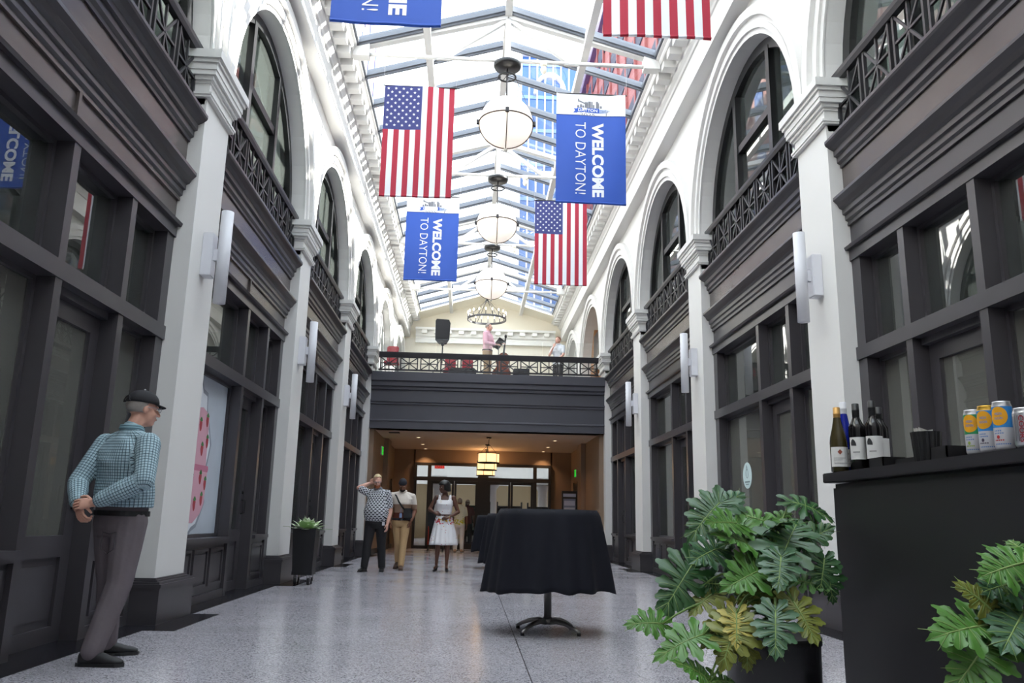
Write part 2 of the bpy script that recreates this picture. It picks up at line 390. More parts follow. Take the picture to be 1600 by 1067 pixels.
# ------------------------------------------------------------------ shopfronts
def storefront(s, k, pat, label, gl):
    ya, yb = PY(k)+PW, PY(k+1)
    t = thing('shopfront', label, 'shopfront', (s*3.4, (ya+yb)/2, 0), 'charcoal shopfronts along the arcade')
    F = .15; D = .46
    if pat == 'A': e = [ya+.17, ya+1.97, ya+2.07, ya+3.02, ya+3.12, yb-.17]; order = ('wide', 'door', 'narrow')
    else: e = [ya+.17, ya+.91, ya+1.01, ya+1.96, ya+2.06, yb-.17]; order = ('narrow', 'door', 'wide')
    P = lambda n, m, mat=dark, par=t, **kw: obj(n, m, mat, par, **kw)
    for a, b in ((ya, e[0]), (e[5], yb)):
        m = MB(); sbox(m, s, F+.02, D, a, b, 0, 3.62); P('jamb', m)
    for a, b in ((e[1], e[2]), (e[3], e[4])):
        m = MB(); sbox(m, s, F+.01, D, a, b, 0, 3.60); P('mullion', m)
    m = MB(); sbox(m, s, F, D, ya, yb, 2.56, 2.69); P('transom_rail', m)
    m = MB(); sbox(m, s, F, D, ya, yb, 3.58, 3.70); sprof(m, s, [(D,3.69),(.11,3.69),(.10,3.72),(.14,3.735),(D,3.735)], ya, yb); P('head_rail', m)
    m = MB(); sbox(m, s, .18, D, ya, yb, 3.73, 3.98)
    P('fascia_board', m, bronze if s < 0 else dark)
    m = MB(); yc = ya+1.95
    sbox(m, s, .155, .19, ya, yb, 3.955, 3.98); sbox(m, s, .155, .19, ya, yb, 3.735, 3.765)
    if s < 0: sbox(m, s, .155, .19, yc-.02, yc+.02, 3.76, 3.96)
    P('fascia_bead', m, bronze if s < 0 else dark)
    m = MB(); sprof(m, s, [(D,3.97),(.16,3.97),(.16,4.0),(.135,4.015),(.135,4.065),(.11,4.075),(.11,4.125),(.08,4.14),(.06,4.18),(.03,4.21),(.02,4.22),(.02,4.25),(D,4.26)], ya, yb); P('lower_cornice', m)
    m = MB(); sbox(m, s, .14, D, ya, yb, 4.25, 4.60); P('frieze', m, bronze)
    m = MB(); sprof(m, s, [(D,4.585),(.12,4.585),(.12,4.62),(.09,4.64),(.09,4.70),(.06,4.71),(.06,4.77),(.02,4.79),(-.02,4.82),(-.03,4.84),(-.03,4.87),(.02,4.89),(D,4.90)], ya, yb); P('upper_cornice', m)
    for i, w in enumerate(order):
        a, b = e[2*i], e[2*i+1]
        # upper light
        m = MB()
        for q in ((a, a+.035, 2.69, 3.58), (b-.035, b, 2.69, 3.58), (a+.035, b-.035, 2.69, 2.725), (a+.035, b-.035, 3.545, 3.58)): sbox(m, s, .29, .36, *q)
        P('glazing_bead', m)
        m = MB(); tw = .050 if (s < 0 and k == -1 and w == 'wide') else 0; m.add([T(s, .325+c+(tw if y_ < (a+b)/2 else 0), y_, z_) for c in (0, .01) for y_, z_ in ((a+.03, 2.72), (b-.03, 2.72), (b-.03, 3.55), (a+.03, 3.55))], [f if s < 0 else f[::-1] for f in ((0,1,2,3), (7,6,5,4), (0,4,5,1), (1,5,6,2), (2,6,7,3), (3,7,4,0))]); P('pane', m, glass)
        if w != 'door':
            m = MB(); sbox(m, s, .20, .42, a, b, 0, .66)
            P('stall_riser', m)
            m = MB(); sbox(m, s, .12, .42, a, b, .655, .70); sbox(m, s, .16, .3, a, b, .62, .66); P('sill', m)
            nn = 3 if w == 'wide' else 1; pw = (b-a-.08*(nn+1))/nn
            for j in range(nn):
                q = a+.08+j*(pw+.08); m = MB()
                for z0, z1, c0, c1 in ((.16, .19, q+.03, q+pw-.03), (.55, .58, q+.03, q+pw-.03), (.16, .58, q, q+.03), (.16, .58, q+pw-.03, q+pw)): sbox(m, s, .175, .21, c0, c1, z0, z1)
                sbox(m, s, .187, .21, q+.06, q+pw-.06, .22, .52); P('raised_panel', m)
            m = MB(); sbox(m, s, .165, .21, a, b, 0, .09); P('kick_board', m)
            m = MB()
            for q in ((a, a+.035, .70, 2.56), (b-.035, b, .70, 2.56), (a+.035, b-.035, .70, .735), (a+.035, b-.035, 2.525, 2.56)): sbox(m, s, .29, .36, *q)
            P('glazing_bead', m)
            m = MB(); sbox(m, s, .325, .335, a+.03, b-.03, .73, 2.53); P('pane', m, gl)
        else:
            m = MB()
            for q in ((a, a+.14, 0, 2.50), (b-.14, b, 0, 2.50), (a+.14, b-.14, 2.36, 2.50), (a+.14, b-.14, 0, .12), (a+.14, b-.14, .62, .78)): sbox(m, s, .30, .36, *q)
            sbox(m, s, .325, .35, a+.14, b-.14, .12, .62); sbox(m, s, .312, .33, a+.20, b-.20, .18, .56)
            dr = P('door', m)
            m = MB(); sbox(m, s, .24, .44, a, b, 2.50, 2.56); P('door_head', m)
            m = MB(); sbox(m, s, .33, .34, a+.13, b-.13, .77, 2.37); P('pane', m, gl, dr)
            m = MB(); hy = (b-.07) if pat == 'A' else (a+.07)
            m.tube([T(s, .30, hy, .98), T(s, .25, hy, .99), T(s, .25, hy, 1.15), T(s, .30, hy, 1.16)], .009, 6); P('handle', m, blackm, dr)
            m = MB(); m.tube([T(s, .30, hy, 1.26), T(s, .285, hy, 1.26)], .022, 10); P('lock', m, blackm, dr)
    return t
SFL = {(-1,-1,'A'): 'charcoal shopfront at far left beside the man in the cap', (-1,0,'A'): 'left shopfront with the pink strawberry poster in its window', (-1,1,'A'): 'left shopfront just beyond the square black planter', (-1,2,'A'): 'left shopfront next to the balcony, beside the blond man',
       (1,-1,'A'): 'charcoal shopfront behind the bar at far right', (1,0,'B'): 'right shopfront with a round pale logo sticker on its glass', (1,1,'B'): 'right shopfront with a small warm lamp glowing inside', (1,2,'A'): 'right shopfront next to the balcony'}
for (s, k, p), lab in SFL.items():
    storefront(s, k, p, lab, glassg if k in (-1, 0) and not (s < 0 and k == 0) else glass)

# ------------------------------------------------------------------ arched windows upstairs
wn = 0
for s in (-1, 1):
    for k in range(-1, 5):
        wn += 1; yc = PY(k)+PW+RI; zb = 4.89 if k < 3 else 4.87
        if s > 0 and k == 3:      # open niche with a panelled back and a screen
            m = MB(); sbox(m, s, .46, .56, yc-RI, yc+RI, 4.87, 7.6); sbox(m, s, .30, .46, yc+1.2, yc+RI, 4.87, 7.2); obj('niche_panel', m, M('niche_wood', (150, 108, 72), .5, noise=(3, .12)), bpy.data.objects['wall_right'])
            tv = thing('television', 'black screen mounted in the arched niche right of the balcony', 'television', (s*3.55, yc+.2, 6.2)); m = MB(); sbox(m, s, .24, .31, yc-1.0, yc+.9, 5.7, 6.85); obj('housing', m, blackm, tv); m = MB(); sbox(m, s, .235, .24, yc-.97, yc+.87, 5.73, 6.82); obj('screen', m, M('screen_black', (14, 15, 18), .1), tv); m = MB(); sbox(m, s, .31, .47, yc-.2, yc+.1, 6.1, 6.4); obj('bracket', m, blackm, tv); continue
        w = thing('window_%d' % wn, 'dark-framed arched window on the %s wall, %s' % (names[s], {-1:'above the nearest shopfront',0:'first complete arch from the camera',1:'second complete arch from the camera',2:'last arch before the balcony',3:'first arch of the upper level',4:'last arch of the upper level'}[k]), 'window', (s*3.45, yc, zb), kind='structure')
        fr = dark if k < 3 else white
        m = MB(); A, B = arc(yc, RI), arc(yc, 1.86)
        for i in range(28): m.prism([A[i], A[i+1], B[i+1], B[i]], lambda a, b: T(s, .22, a, b), lambda a, b: T(s, .36, a, b))
        for q in ((yc-RI, yc-1.86), (yc+1.86, yc+RI)): sbox(m, s, .22, .36, *q, zb, ZS)
        sbox(m, s, .22, .36, yc-1.86, yc+1.86, zb, zb+.1); obj('frame', m, blackm if k < 3 else white, w)
        top = ZS+math.sqrt(1.86**2-.7**2)
        for q in (-.7, .7):
            m = MB(); sbox(m, s, .21, .37, yc+q-.06, yc+q+.06, zb, top+.03); obj('mullion', m, blackm if k < 3 else white, w)
        m = MB(); sbox(m, s, .23, .35, yc-.65, yc+.65, 6.36, 6.47); obj('transom', m, blackm if k < 3 else white, w)
        def pane(pts):
            m = MB(); m.prism(pts, lambda a, b: T(s, .285, a, b), lambda a, b: T(s, .295, a, b)); obj('pane', m, glass, w)
        R = 1.88; ang = [math.asin(max(-1, min(1, q/R))) for q in (-R, -.66)]
        f = lambda y: (yc+y, ZS+math.sqrt(max(0, R*R-y*y)))
        for sg in (-1, 1):
            yy = [sg*(R-(R-.68)*(1-math.cos(PI/2*i/8))) for i in range(9)]
            pane([f(y) for y in yy]+[(yc+sg*.68, zb+.08), (yc+sg*R, zb+.08)])
        pane([(yc-.66, zb+.08), (yc+.66, zb+.08), (yc+.66, 6.38), (yc-.66, 6.38)])
        pane([(yc-.66, 6.45), (yc+.66, 6.45)]+[f(.66-1.32*i/8) for i in range(9)])

# ------------------------------------------------------------------ balcony railings
def railing(pt, L, n, loc, label, z0, h, cap=.085):
    """pt(u, w, z): along, across, up -> world"""
    t = thing('balcony_railing', label, 'railing', loc, 'black lattice railings')
    def bar(m, u0, z0_, u1, z1_, wd, w=0.014):
        d = Vector((u1-u0, z1_-z0_)); nn = Vector((-d.y, d.x)).normalized()*wd/2
        q = [(u0+nn.x, z0_+nn.y), (u1+nn.x, z1_+nn.y), (u1-nn.x, z1_-nn.y), (u0-nn.x, z0_-nn.y)]
        m.prism(q, lambda a, b: pt(a, -w, b), lambda a, b: pt(a, w, b))
    m = MB(); m.prism([(-.03, h-cap), (.03, h-cap), (.05, h-.04), (.055, h), (-.055, h), (-.05, h-.04)], lambda a, b: pt(0, a, z0+b), lambda a, b: pt(L, a, z0+b)); obj('top_rail', m, iron, t)
    m = MB(); m.prism([(-.025, .03), (.025, .03), (.025, .075), (-.025, .075)], lambda a, b: pt(0, a, z0+b), lambda a, b: pt(L, a, z0+b)); obj('bottom_rail', m, iron, t)
    p = L/n; za, zb = z0+.07, z0+h-cap+.005; zm = (za+zb)/2
    for i in range(n):
        u0, u1 = i*p+.045, (i+1)*p-.045; um = (u0+u1)/2
        m = MB()
        for q in ((u0, za, u1, zb), (u0, zb, u1, za)): bar(m, *q, .026, .010)
        bar(m, um, za, um, zb, .024, .012); bar(m, u0, zm, u1, zm, .024, .013)
        m.ell(pt(um, 0, zm), (.020, .020, .020), None, 8, 6); obj('lattice_panel', m, iron, t)
        for u in (u0, u1):
            m = MB(); bar(m, u, z0+.03, u, z0+h-cap+.01, .030, .017); obj('upright', m, iron, t)
    return t
RL = {-1: 'above the nearest shopfront', 0: 'under the first complete arch', 1: 'under the second complete arch', 2: 'under the last arch before the end balcony'}
for s in (-1, 1):
    for k in range(-1, 3):
        ya = PY(k)+PW
        railing(lambda u, w, z: T(s, .14+w, ya+u, z), 4.03, 7, (s*3.33, ya+2, 4.9), 'black lattice railing on the %s wall %s' % (names[s], RL[k]), 4.90, .72)
railing(lambda u, w, z: (-3.02+u, 22.08+w, z), 6.04, 11, (0, 22.08, 4.88), 'black lattice railing along the end balcony above the corridor', 4.88, .54, .15)
# ------------------------------------------------------------------ end balcony and corridor
t = thing('balcony', 'charcoal panelled balcony front spanning the far end of the arcade', 'balcony', (0, 22.1, 3.33))
m = MB(); m.prism([(.5,3.33),(0,3.33),(0,3.52),(-.02,3.53),(-.02,3.56),(0,3.58),(0,3.98),(-.03,3.99),(-.03,4.03),(-.06,4.06),(-.06,4.10),(.02,4.11),(.02,4.38),(-.03,4.40),(-.03,4.46),(-.08,4.49),(-.08,4.60),(-.13,4.63),(-.13,4.87),(.5,4.87)], lambda a, b: (-3.19, 22.12+a, b), lambda a, b: (3.19, 22.12+a, b)); obj('fascia', m, dark2, t)
m = MB(); m.box(-3.19, 3.19, 22.6, 31.6, 4.5, 4.87); obj('floor_slab', m, greyw, t)
g = thing('glass_guard', 'clear glass guard standing behind the balcony railing', 'guard', (0, 22.5, 4.87))
for i in range(4):
    m = MB(); x = -3.0+1.5*i; m.box(x+.01, x+1.49, 22.49, 22.505, 4.9, 5.92); obj('pane', m, guardg, g)
m = MB(); m.box(-3.05, 3.05, 22.47, 22.525, 4.87, 4.93); obj('base_channel', m, alum, g)

cz = thing('wall_corridor', 'tan corridor walls and ceiling under the balcony', 'wall', kind='structure')
for s in (-1, 1):
    m = MB(); m.box(s*3.07, s*3.7, 22.3, 28.6, 0, 3.33); obj('side_wall', m, tan, cz)
    m = MB(); m.box(s*2.93, s*3.1, 25.0, 25.8, 0, 3.33); obj('pilaster', m, tan, cz)
    m = MB(); m.box(s*3.03, s*3.07, 22.8, 28.6, 0, .14); obj('skirting', m, blackm, cz)
    m = MB(); m.box(s*3.04, s*3.07, 26.6, 27.6, 0, 2.2); m.box(s*3.02, s*3.05, 26.55, 26.62, 0, 2.25); m.box(s*3.02, s*3.05, 27.58, 27.65, 0, 2.25); obj('side_doorway', m, blackm, cz)
    m = MB(); m.box(s*2.35, s*3.1, 28.6, 28.9, 0, 3.33); obj('back_wall', m, tan, cz)
m = MB(); m.box(-2.4, 2.4, 28.6, 28.9, 2.87, 3.33); obj('back_wall', m, tan, cz)
m = MB(); m.box(-3.19, 3.19, 22.14, 28.9, 3.33, 3.45); obj('corridor_ceiling', m, ceilm, cz)
m = MB()
for i in range(5): m.box(-2.75, -2.45, 23.0+.06*i, 23.03+.06*i, 3.318, 3.33)
tag(obj('air_vent', m, blackm, None, (-2.6, 23.1, 3.33)), 'dark slotted air vent in the corridor ceiling at left', 'vent')

# glazed entrance doors
dz = thing('door_1', 'black-framed glass entrance doors at the end of the corridor', 'door', (0, 28.6, 0), kind='structure')
fm = M('dark_bronze_frame', (34, 29, 27), .4)
m = MB()
for x0, x1 in ((-2.36, -2.27), (-1.9, -1.78), (-.17, .19), (1.74, 1.86), (2.27, 2.36)): m.box(x0, x1, 28.5, 28.62, 0, 2.87)
for z0, z1 in ((2.79, 2.875), (2.27, 2.40)): m.box(-2.365, 2.365, 28.494, 28.626, z0, z1)
m.box(-2.3, -1.8, 28.5, 28.62, 0, .1); m.box(1.8, 2.3, 28.5, 28.62, 0, .1); obj('frame', m, fm, dz)
for x0, x1 in ((-1.78, -.98), (-.97, -.17), (.19, .96), (.97, 1.74)):
    m = MB(); m.box(x0, x0+.075, 28.53, 28.59, 0, 2.27); m.box(x1-.075, x1, 28.53, 28.59, 0, 2.27); m.box(x0+.075, x1-.075, 28.53, 28.59, 2.17, 2.27); m.box(x0+.075, x1-.075, 28.53, 28.59, 0, .18)
    lf = obj('door_leaf', m, fm, dz)
    m = MB(); m.box(x0+.07, x1-.07, 28.555, 28.565, .17, 2.18); obj('pane', m, doorg, lf)
    hx = x1-.12 if x0 in (-1.78, .19) else x0+.12
    m = MB(); m.tube([(hx, 28.53, .9), (hx, 28.46, .92), (hx, 28.46, 1.35), (hx, 28.53, 1.37)], .014, 6); obj('handle', m, fm, lf)
for x0, x1, z0, z1 in ((-2.27, -1.9, .1, 2.27), (1.86, 2.27, .1, 2.27), (-2.27, -1.9, 2.4, 2.79), (-1.78, -.17, 2.4, 2.79), (.19, 1.74, 2.4, 2.79), (1.86, 2.27, 2.4, 2.79)):
    m = MB(); m.box(x0, x1, 28.555, 28.565, z0, z1); obj('pane', m, doorg, dz)

# bright hall beyond the doors
lb = thing('wall_lobby', 'pale walls of the bright hall beyond the glass doors', 'wall', kind='structure')
m = MB(); m.box(-6.6, -6.4, 28.9, 46, 0, 6); m.box(6.4, 6.6, 28.9, 46, 0, 6); m.box(-6.6, 6.6, 45.8, 46, 0, 6); m.box(-6.6, -3.1, 28.7, 28.9, 0, 4.6); m.box(3.1, 6.6, 28.7, 28.9, 0, 4.6); obj('hall_wall', m, M('hall_beige', (206, 186, 152), .7), lb)
m = MB(); m.box(-6.6, 6.6, 28.9, 32.5, 3.6, 3.8); obj('hall_ceiling', m, white, lb)
m = MB(); m.box(-6.6, 6.6, 32.0, 36.2, 5.2, 5.4); m.box(-6.6, 6.6, 40.5, 46, 5.2, 5.4); obj('hall_ceiling', m, white, lb)
m = MB(); m.box(-6.6, 6.6, 36.2, 40.5, 5.28, 5.31); obj('pane', m, roofg, lb)
m = MB(); m.box(-6.4, 6.4, 41.5, 41.9, 2.7, 3.6); obj('balcony_band', m, white, lb)
for i, x in enumerate((-4.2, -1.9, .55, 2.9)):
    t = thing('lobby_column', 'white column in the hall beyond the doors, %s from left' % ('first', 'second', 'third', 'fourth')[i], 'column', (x, 38, 0))
    m = MB(); m.lathe([(.30, 0), (.30, .25), (.24, .3), (.22, 2.3), (.26, 2.4), (.34, 2.5), (.34, 2.6)], (x, 38, 0), 16); obj('shaft', m, white, t)
    m = MB(); m.box(x-.4, x+.4, 37.6, 38.4, 2.6, 2.9); obj('capital', m, white, t)
rs = random.Random(3)
for i, (x, y) in enumerate(((-.1, 33.4), (1.15, 33), (2.4, 33.6))):
    t = thing('display_shelf', 'dark display shelf with goods in the hall beyond, %s from left' % ('first', 'second', 'third')[i], 'shelf', (x, y, 0), 'shelves in the far hall')
    m = MB(); m.box(x-.5, x+.5, y+.28, y+.32, 0, 1.55)
    for q in (-.5, .46): m.box(x+q, x+q+.04, y-.1, y+.3, 0, 1.7)
    obj('frame', m, fm, t)
    for z in (.1, .55, 1.0, 1.45): m = MB(); m.box(x-.47, x+.47, y-.1, y+.28, z, z+.03); obj('shelf_board', m, fm, t)
    m = MB()
    for z in (.13, .58, 1.03):
        for q in range(8):
            xx = x-.42+.11*q; hh = rs.uniform(.15, .34); m.box(xx, xx+.08, y, y+.12, z, z+hh, rs.randrange(3))
    obj('goods', m, [M('goods_green', (70, 110, 90)), M('goods_red', (150, 80, 60)), M('goods_pale', (200, 200, 190))], t, kind='stuff')

# exit signs
gre = M('exit_green', (40, 215, 60), .5, emit=.55); red_e = M('exit_red', (220, 50, 44), .5, emit=.5)
wlet = M('exit_letter_dark', (10, 90, 25), .5)
def exg(loc, fmap, label, lens, let):
    t = thing('exit_sign', label, 'sign', loc)
    m = MB(); m.prism([(0,0),(1,0),(1,1),(0,1)], lambda a, b: fmap(a, b, 0), lambda a, b: fmap(a, b, .8)); obj('housing', m, fixture, t)
    m = MB(); m.prism([(.03,.06),(.97,.06),(.97,.94),(.03,.94)], lambda a, b: fmap(a, b, .8), lambda a, b: fmap(a, b, 1)); obj('lens', m, lens, t)
    m = MB(); put_text(m, 'EXIT', lambda a, b: fmap(.12+.76*a, .2+.6*b, 1.06), .02); obj('lettering', m, let, t)
exg((-3.04, 24.3, 2.78), lambda a, b, c: (-3.07+.05*c, 24.15+.34*a, 2.78+.25*b), 'small green exit sign on the left corridor wall', gre, wlet)
exg((3.04, 27.2, 2.42), lambda a, b, c: (3.07-.05*c, 27.35-.34*a, 2.42+.25*b), 'small green exit sign on the right corridor wall', gre, wlet)
exg((-1.5, 29.6, 2.75), lambda a, b, c: (-1.72+.36*a, 29.6-.05*c, 2.74+.18*b), 'small red exit sign beyond the entrance doors', red_e, M('exit_letter_pale', (250, 200, 190), .5))

# corridor lamps
warm = M('warm_shade', (255, 208, 148), .6, emit=1.05)
wl = (1, .58, .26)
for i, (y, r, z) in enumerate(((23.9, .31, 2.60), (26.2, .31, 2.53), (28.0, .31, 2.45))):
    t = thing('drum_chandelier', '%s amber drum chandelier hanging in the corridor' % ('nearest', 'middle', 'farthest')[i], 'chandelier', (.08, y, 3.33), 'drum chandeliers in the corridor')
    m = MB(); m.lathe([(r, z), (r, z+.25), (r-.012, z+.25), (r-.012, z)], (.08, y, 0), 28, cap=False); obj('shade', m, warm, t)
    m = MB()
    for zz in (z-.012, z+.25): m.lathe([(r+.012, zz), (r+.012, zz+.022), (r-.02, zz+.022), (r-.02, zz)], (.08, y, 0), 28)
    for j in range(6):
        a = 2*PI*j/6+.3; m.box(.08+r*math.cos(a)-.008+.005*math.cos(a), .08+r*math.cos(a)+.008+.005*math.cos(a), y+(r+.005)*math.sin(a)-.008, y+(r+.005)*math.sin(a)+.008, z, z+.25)
    obj('frame', m, fm, t)
    m = MB()
    for j in range(3):
        a = 2*PI*j/3+.5; m.tube([(.08+r*math.cos(a), y+r*math.sin(a), z+.25), (.08+.05*math.cos(a), y+.05*math.sin(a), 3.1)], .006, 5)
    m.tube([(.08, y, 3.08), (.08, y, 3.33)], .012, 6); m.lathe([(.07, 3.30), (.07, 3.33)], (.08, y, 0), 14); m.lathe([(.05, 3.09), (.05, 3.11)], (.08, y, 0), 12)
    obj('hanger', m, fm, t)
    L = bpy.data.lights.new('drum_bulb', 'POINT'); L.energy = 40; L.color = wl; L.shadow_soft_size = .1
    o = bpy.data.objects.new('drum_bulb', L); COL.objects.link(o); o.parent = t; o.location = (0, 0, -.62)
dl = M('downlight_lens', (255, 225, 180), .5, emit=2.2)
dn = 0
for x in (-2.0, 2.06):
    for y in (24.36, 26.6, 28.3):
        t = thing('downlight', 'recessed ceiling downlight, %s side of the corridor, %s' % ('left' if x < 0 else 'right', {24.36:'nearest', 26.6:'middle', 28.3:'by the doors'}[y]), 'lamp', (x, y, 3.33), 'recessed downlights in the corridor')
        m = MB(); m.lathe([(.055, 3.322), (.075, 3.322), (.075, 3.332), (.055, 3.332)], (x, y, 0), 16, cap=False); obj('trim_ring', m, fixture, t)
        m = MB(); m.lathe([(.054, 3.325), (.054, 3.331)], (x, y, 0), 16); obj('lens', m, dl, t)
        L = bpy.data.lights.new('downlight_bulb', 'SPOT'); L.energy = 40; L.color = (1, .62, .32); L.spot_size = 1.9; L.spot_blend = .8; L.shadow_soft_size = .05
        o = bpy.data.objects.new('downlight_bulb', L); COL.objects.link(o); o.parent = t; o.location = (0, 0, -.02)

# sign stand in the corridor
t = thing('display_stand', 'black notice stand with a blue lettered sheet at the right of the corridor', 'sign', (2.7, 26.0, 0))
m = MB(); m.box(2.46, 2.94, 25.98, 26.04, .95, 1.92); obj('board', m, blackm, t)
m = MB(); m.box(2.66, 2.74, 25.99, 26.03, .02, .95); m.box(2.45, 2.95, 25.8, 26.2, 0, .03); obj('stand', m, blackm, t)
m = MB(); m.box(2.51, 2.89, 25.97, 25.98, 1.0, 1.68); obj('sheet', m, M('sheet_blue', (120, 130, 160), .6), t)
m = MB()
for i in range(3): m.box(2.53, 2.87, 25.965, 25.97, 1.05+.21*i, 1.2+.21*i)
m.box(2.50, 2.90, 25.965, 25.98, 1.74, 1.84); obj('print', m, M('sheet_pale', (180, 190, 214), .6), t)

# ------------------------------------------------------------------ wall sconces
SL = {(-1,0): 'white tube sconce on the pier beside the man in the cap', (-1,1): 'white tube sconce on the pier above the square black planter', (-1,2): 'white tube sconce on the third left pier', (1,0): 'white tube sconce on the pier behind the wine bottles', (1,1): 'white tube sconce on the pier behind the philodendron', (1,2): 'white tube sconce on the third right pier', (-1,-1): 'white tube sconce on the left pier outside the view', (1,-1): 'white tube sconce on the right pier behind the bar'}
for (s, k), lab in SL.items():
    y = PY(k)+.375; t = thing('wall_sconce', lab, 'lamp', (s*3.1, y, 3.5), 'white tube sconces on the piers')
    m = MB(); m.bevbox(s*3.19, s*3.085, y-.075, y+.075, 3.30, 3.75, .006); obj('backplate', m, fixture, t)
    m = MB(); m.box(s*3.09, s*3.03, y-.025, y+.025, 3.47, 3.59); obj('arm', m, fixture, t)
    m = MB(); m.lathe([(.062, 3.03), (.062, 4.0), (.052, 4.0), (.052, 3.9)], (s*2.99, y, 0), 24); obj('tube', m, fixture, t)

# ------------------------------------------------------------------ globe pendants
globe = M('opal_glass', (255, 244, 232), .25, emit=.45, coat=.3); finial = M('pale_finial', (230, 225, 215), .4)
def pendant(k, label):
    y = TY(k); t = thing('globe_pendant', label, 'lamp', (0, y, 8.67), 'opal globe pendants under the skylight')
    zc, r = 7.50, .45
    m = MB(); m.lathe([(.0, 8.52), (.22, 8.53), (.235, 8.56), (.235, 8.60), (.16, 8.63), (0, 8.64)], (0, y, 0), 30, cap=False); obj('canopy', m, blackm, t)
    m = MB(); m.tube([(0, y, 8.54), (0, y, zc+r-.01)], .016, 8); obj('stem', m, iron, t)
    m = MB(); m.tube([(.145*math.cos(2*PI*i/28), y+.145*math.sin(2*PI*i/28), 8.36) for i in range(28)], .017, 6, closed=True)
    for a in range(3): m.tube([(0, y, 8.40), (.145*math.cos(2.1*a), y+.145*math.sin(2.1*a), 8.36)], .006, 5)
    obj('ring', m, blackm, t)
    m = MB(); m.ell((0, y, zc), (r, r, r), None, 36, 20, z0=-.999, z1=.999); obj('globe', m, globe, t)
    m = MB(); rr = r+.008
    m.tube([(rr*math.cos(2*PI*i/48), y+rr*math.sin(2*PI*i/48), zc) for i in range(48)], .011, 6, closed=True)
    for a in (0, PI/2):
        m.tube([(rr*math.cos(a)*math.cos(q), y+rr*math.sin(a)*math.cos(q), zc+rr*math.sin(q)) for q in [-PI*i/24 for i in range(25)]], .009, 6)
    obj('band', m, M('bronze_band', (70, 50, 38), .4), t)
    m = MB()
    for a in range(4):
        c, s_ = math.cos(a*PI/2), math.sin(a*PI/2)
        m.tube([(.145*c, y+.145*s_, 8.36), ((r+.045)*c, y+(r+.045)*s_, zc+.03)], .005, 5); m.box((r+.02)*c-.03, (r+.02)*c+.03, y+(r+.02)*s_-.03, y+(r+.02)*s_+.03, zc-.03, zc+.04)
    obj('chain', m, iron, t)
    m = MB(); m.ell((0, y, zc-r-.03), (.035, .035, .035), None, 10, 8); obj('finial', m, finial, t)
for k, l in ((1, 'nearest and largest of the round opal pendant lamps'), (2, 'second opal globe pendant lamp from the camera'), (3, 'third opal globe pendant lamp, above the balcony front')): pendant(k, l)
for k in (0, 1, 2, 3):
    y = TY(k); t = thing('security_camera', 'small white camera on the tie rod of roof truss %s' % {0:'nearest the viewer', 1:'by the large globe', 2:'by the second globe', 3:'above the balcony'}[k], 'camera', (.45, y, 8.6), 'small cameras on the trusses')
    m = MB(); m.lathe([(.05, 8.56), (.06, 8.60), (.06, 8.64)], (.62, y-.04, 0), 12); obj('mount', m, cream, t)
    m = MB(); m.ell((.62, y-.05, 8.5), (.055, .055, .075), None, 12, 8); obj('body', m, cream, t)

# wagon-wheel chandelier upstairs
y, zc, r = 26.8, 7.60, .66
t = thing('wheel_chandelier', 'iron wagon-wheel chandelier with candle bulbs above the balcony', 'chandelier', (-.04, y, 8.4))
m = MB(); m.lathe([(r, zc-.03), (r, zc+.03), (r-.03, zc+.03), (r-.03, zc-.03)], (-.04, y, 0), 40, cap=False); m.lathe([(r-.005, zc-.035), (r-.02, zc-.035)], (-.04, y, 0), 40, cap=False); obj('hoop', m, iron, t)
m = MB()
for j in range(6): a = 2*PI*j/6; m.tube([(-.04+r*math.cos(a), y+r*math.sin(a), zc), (-.04, y, 8.3)], .008, 5)
m.tube([(-.04, y, 8.3), (-.04, y, 9.5)], .012, 6); m.ell((-.04, y, 8.3), (.04, .04, .05)); obj('chain', m, iron, t)
bulb = M('candle_bulb', (255, 236, 200), .4, emit=5)
for j in range(18):
    a = 2*PI*j/18+.1; x_, y_ = -.04+(r-.015)*math.cos(a), y+(r-.015)*math.sin(a)
    m = MB(); m.tube([(x_, y_, zc), (x_, y_, zc+.17)], .013, 6); c = obj('candle', m, iron, t)
    m = MB(); m.ell((x_, y_, zc+.215), (.022, .022, .05), None, 8, 6); obj('bulb', m, bulb, c)

# lamps seen through the shop glass
for (x, y, z, lab) in ((4.6, 14.7, 2.15, 'small warm lamp inside the right shop beyond the logo window'), (-4.6, 14.9, 2.2, 'small warm lamp inside the left shop beyond the planter')):
    t = thing('table_lamp', lab, 'lamp', (x, y, z-.3))
    m = MB(); m.box(x-.12, x+.12, y-.12, y+.12, z-.1, z+.12); obj('shade', m, M('amber_shade', (255, 190, 110), .6, emit=2.0), t)
    m = MB(); m.tube([(x, y, z+.1), (x, y, 4.25)], .012, 6); m.box(x-.13, x+.13, y-.01, y+.01, z-.11, z+.13); obj('stem', m, fm, t)
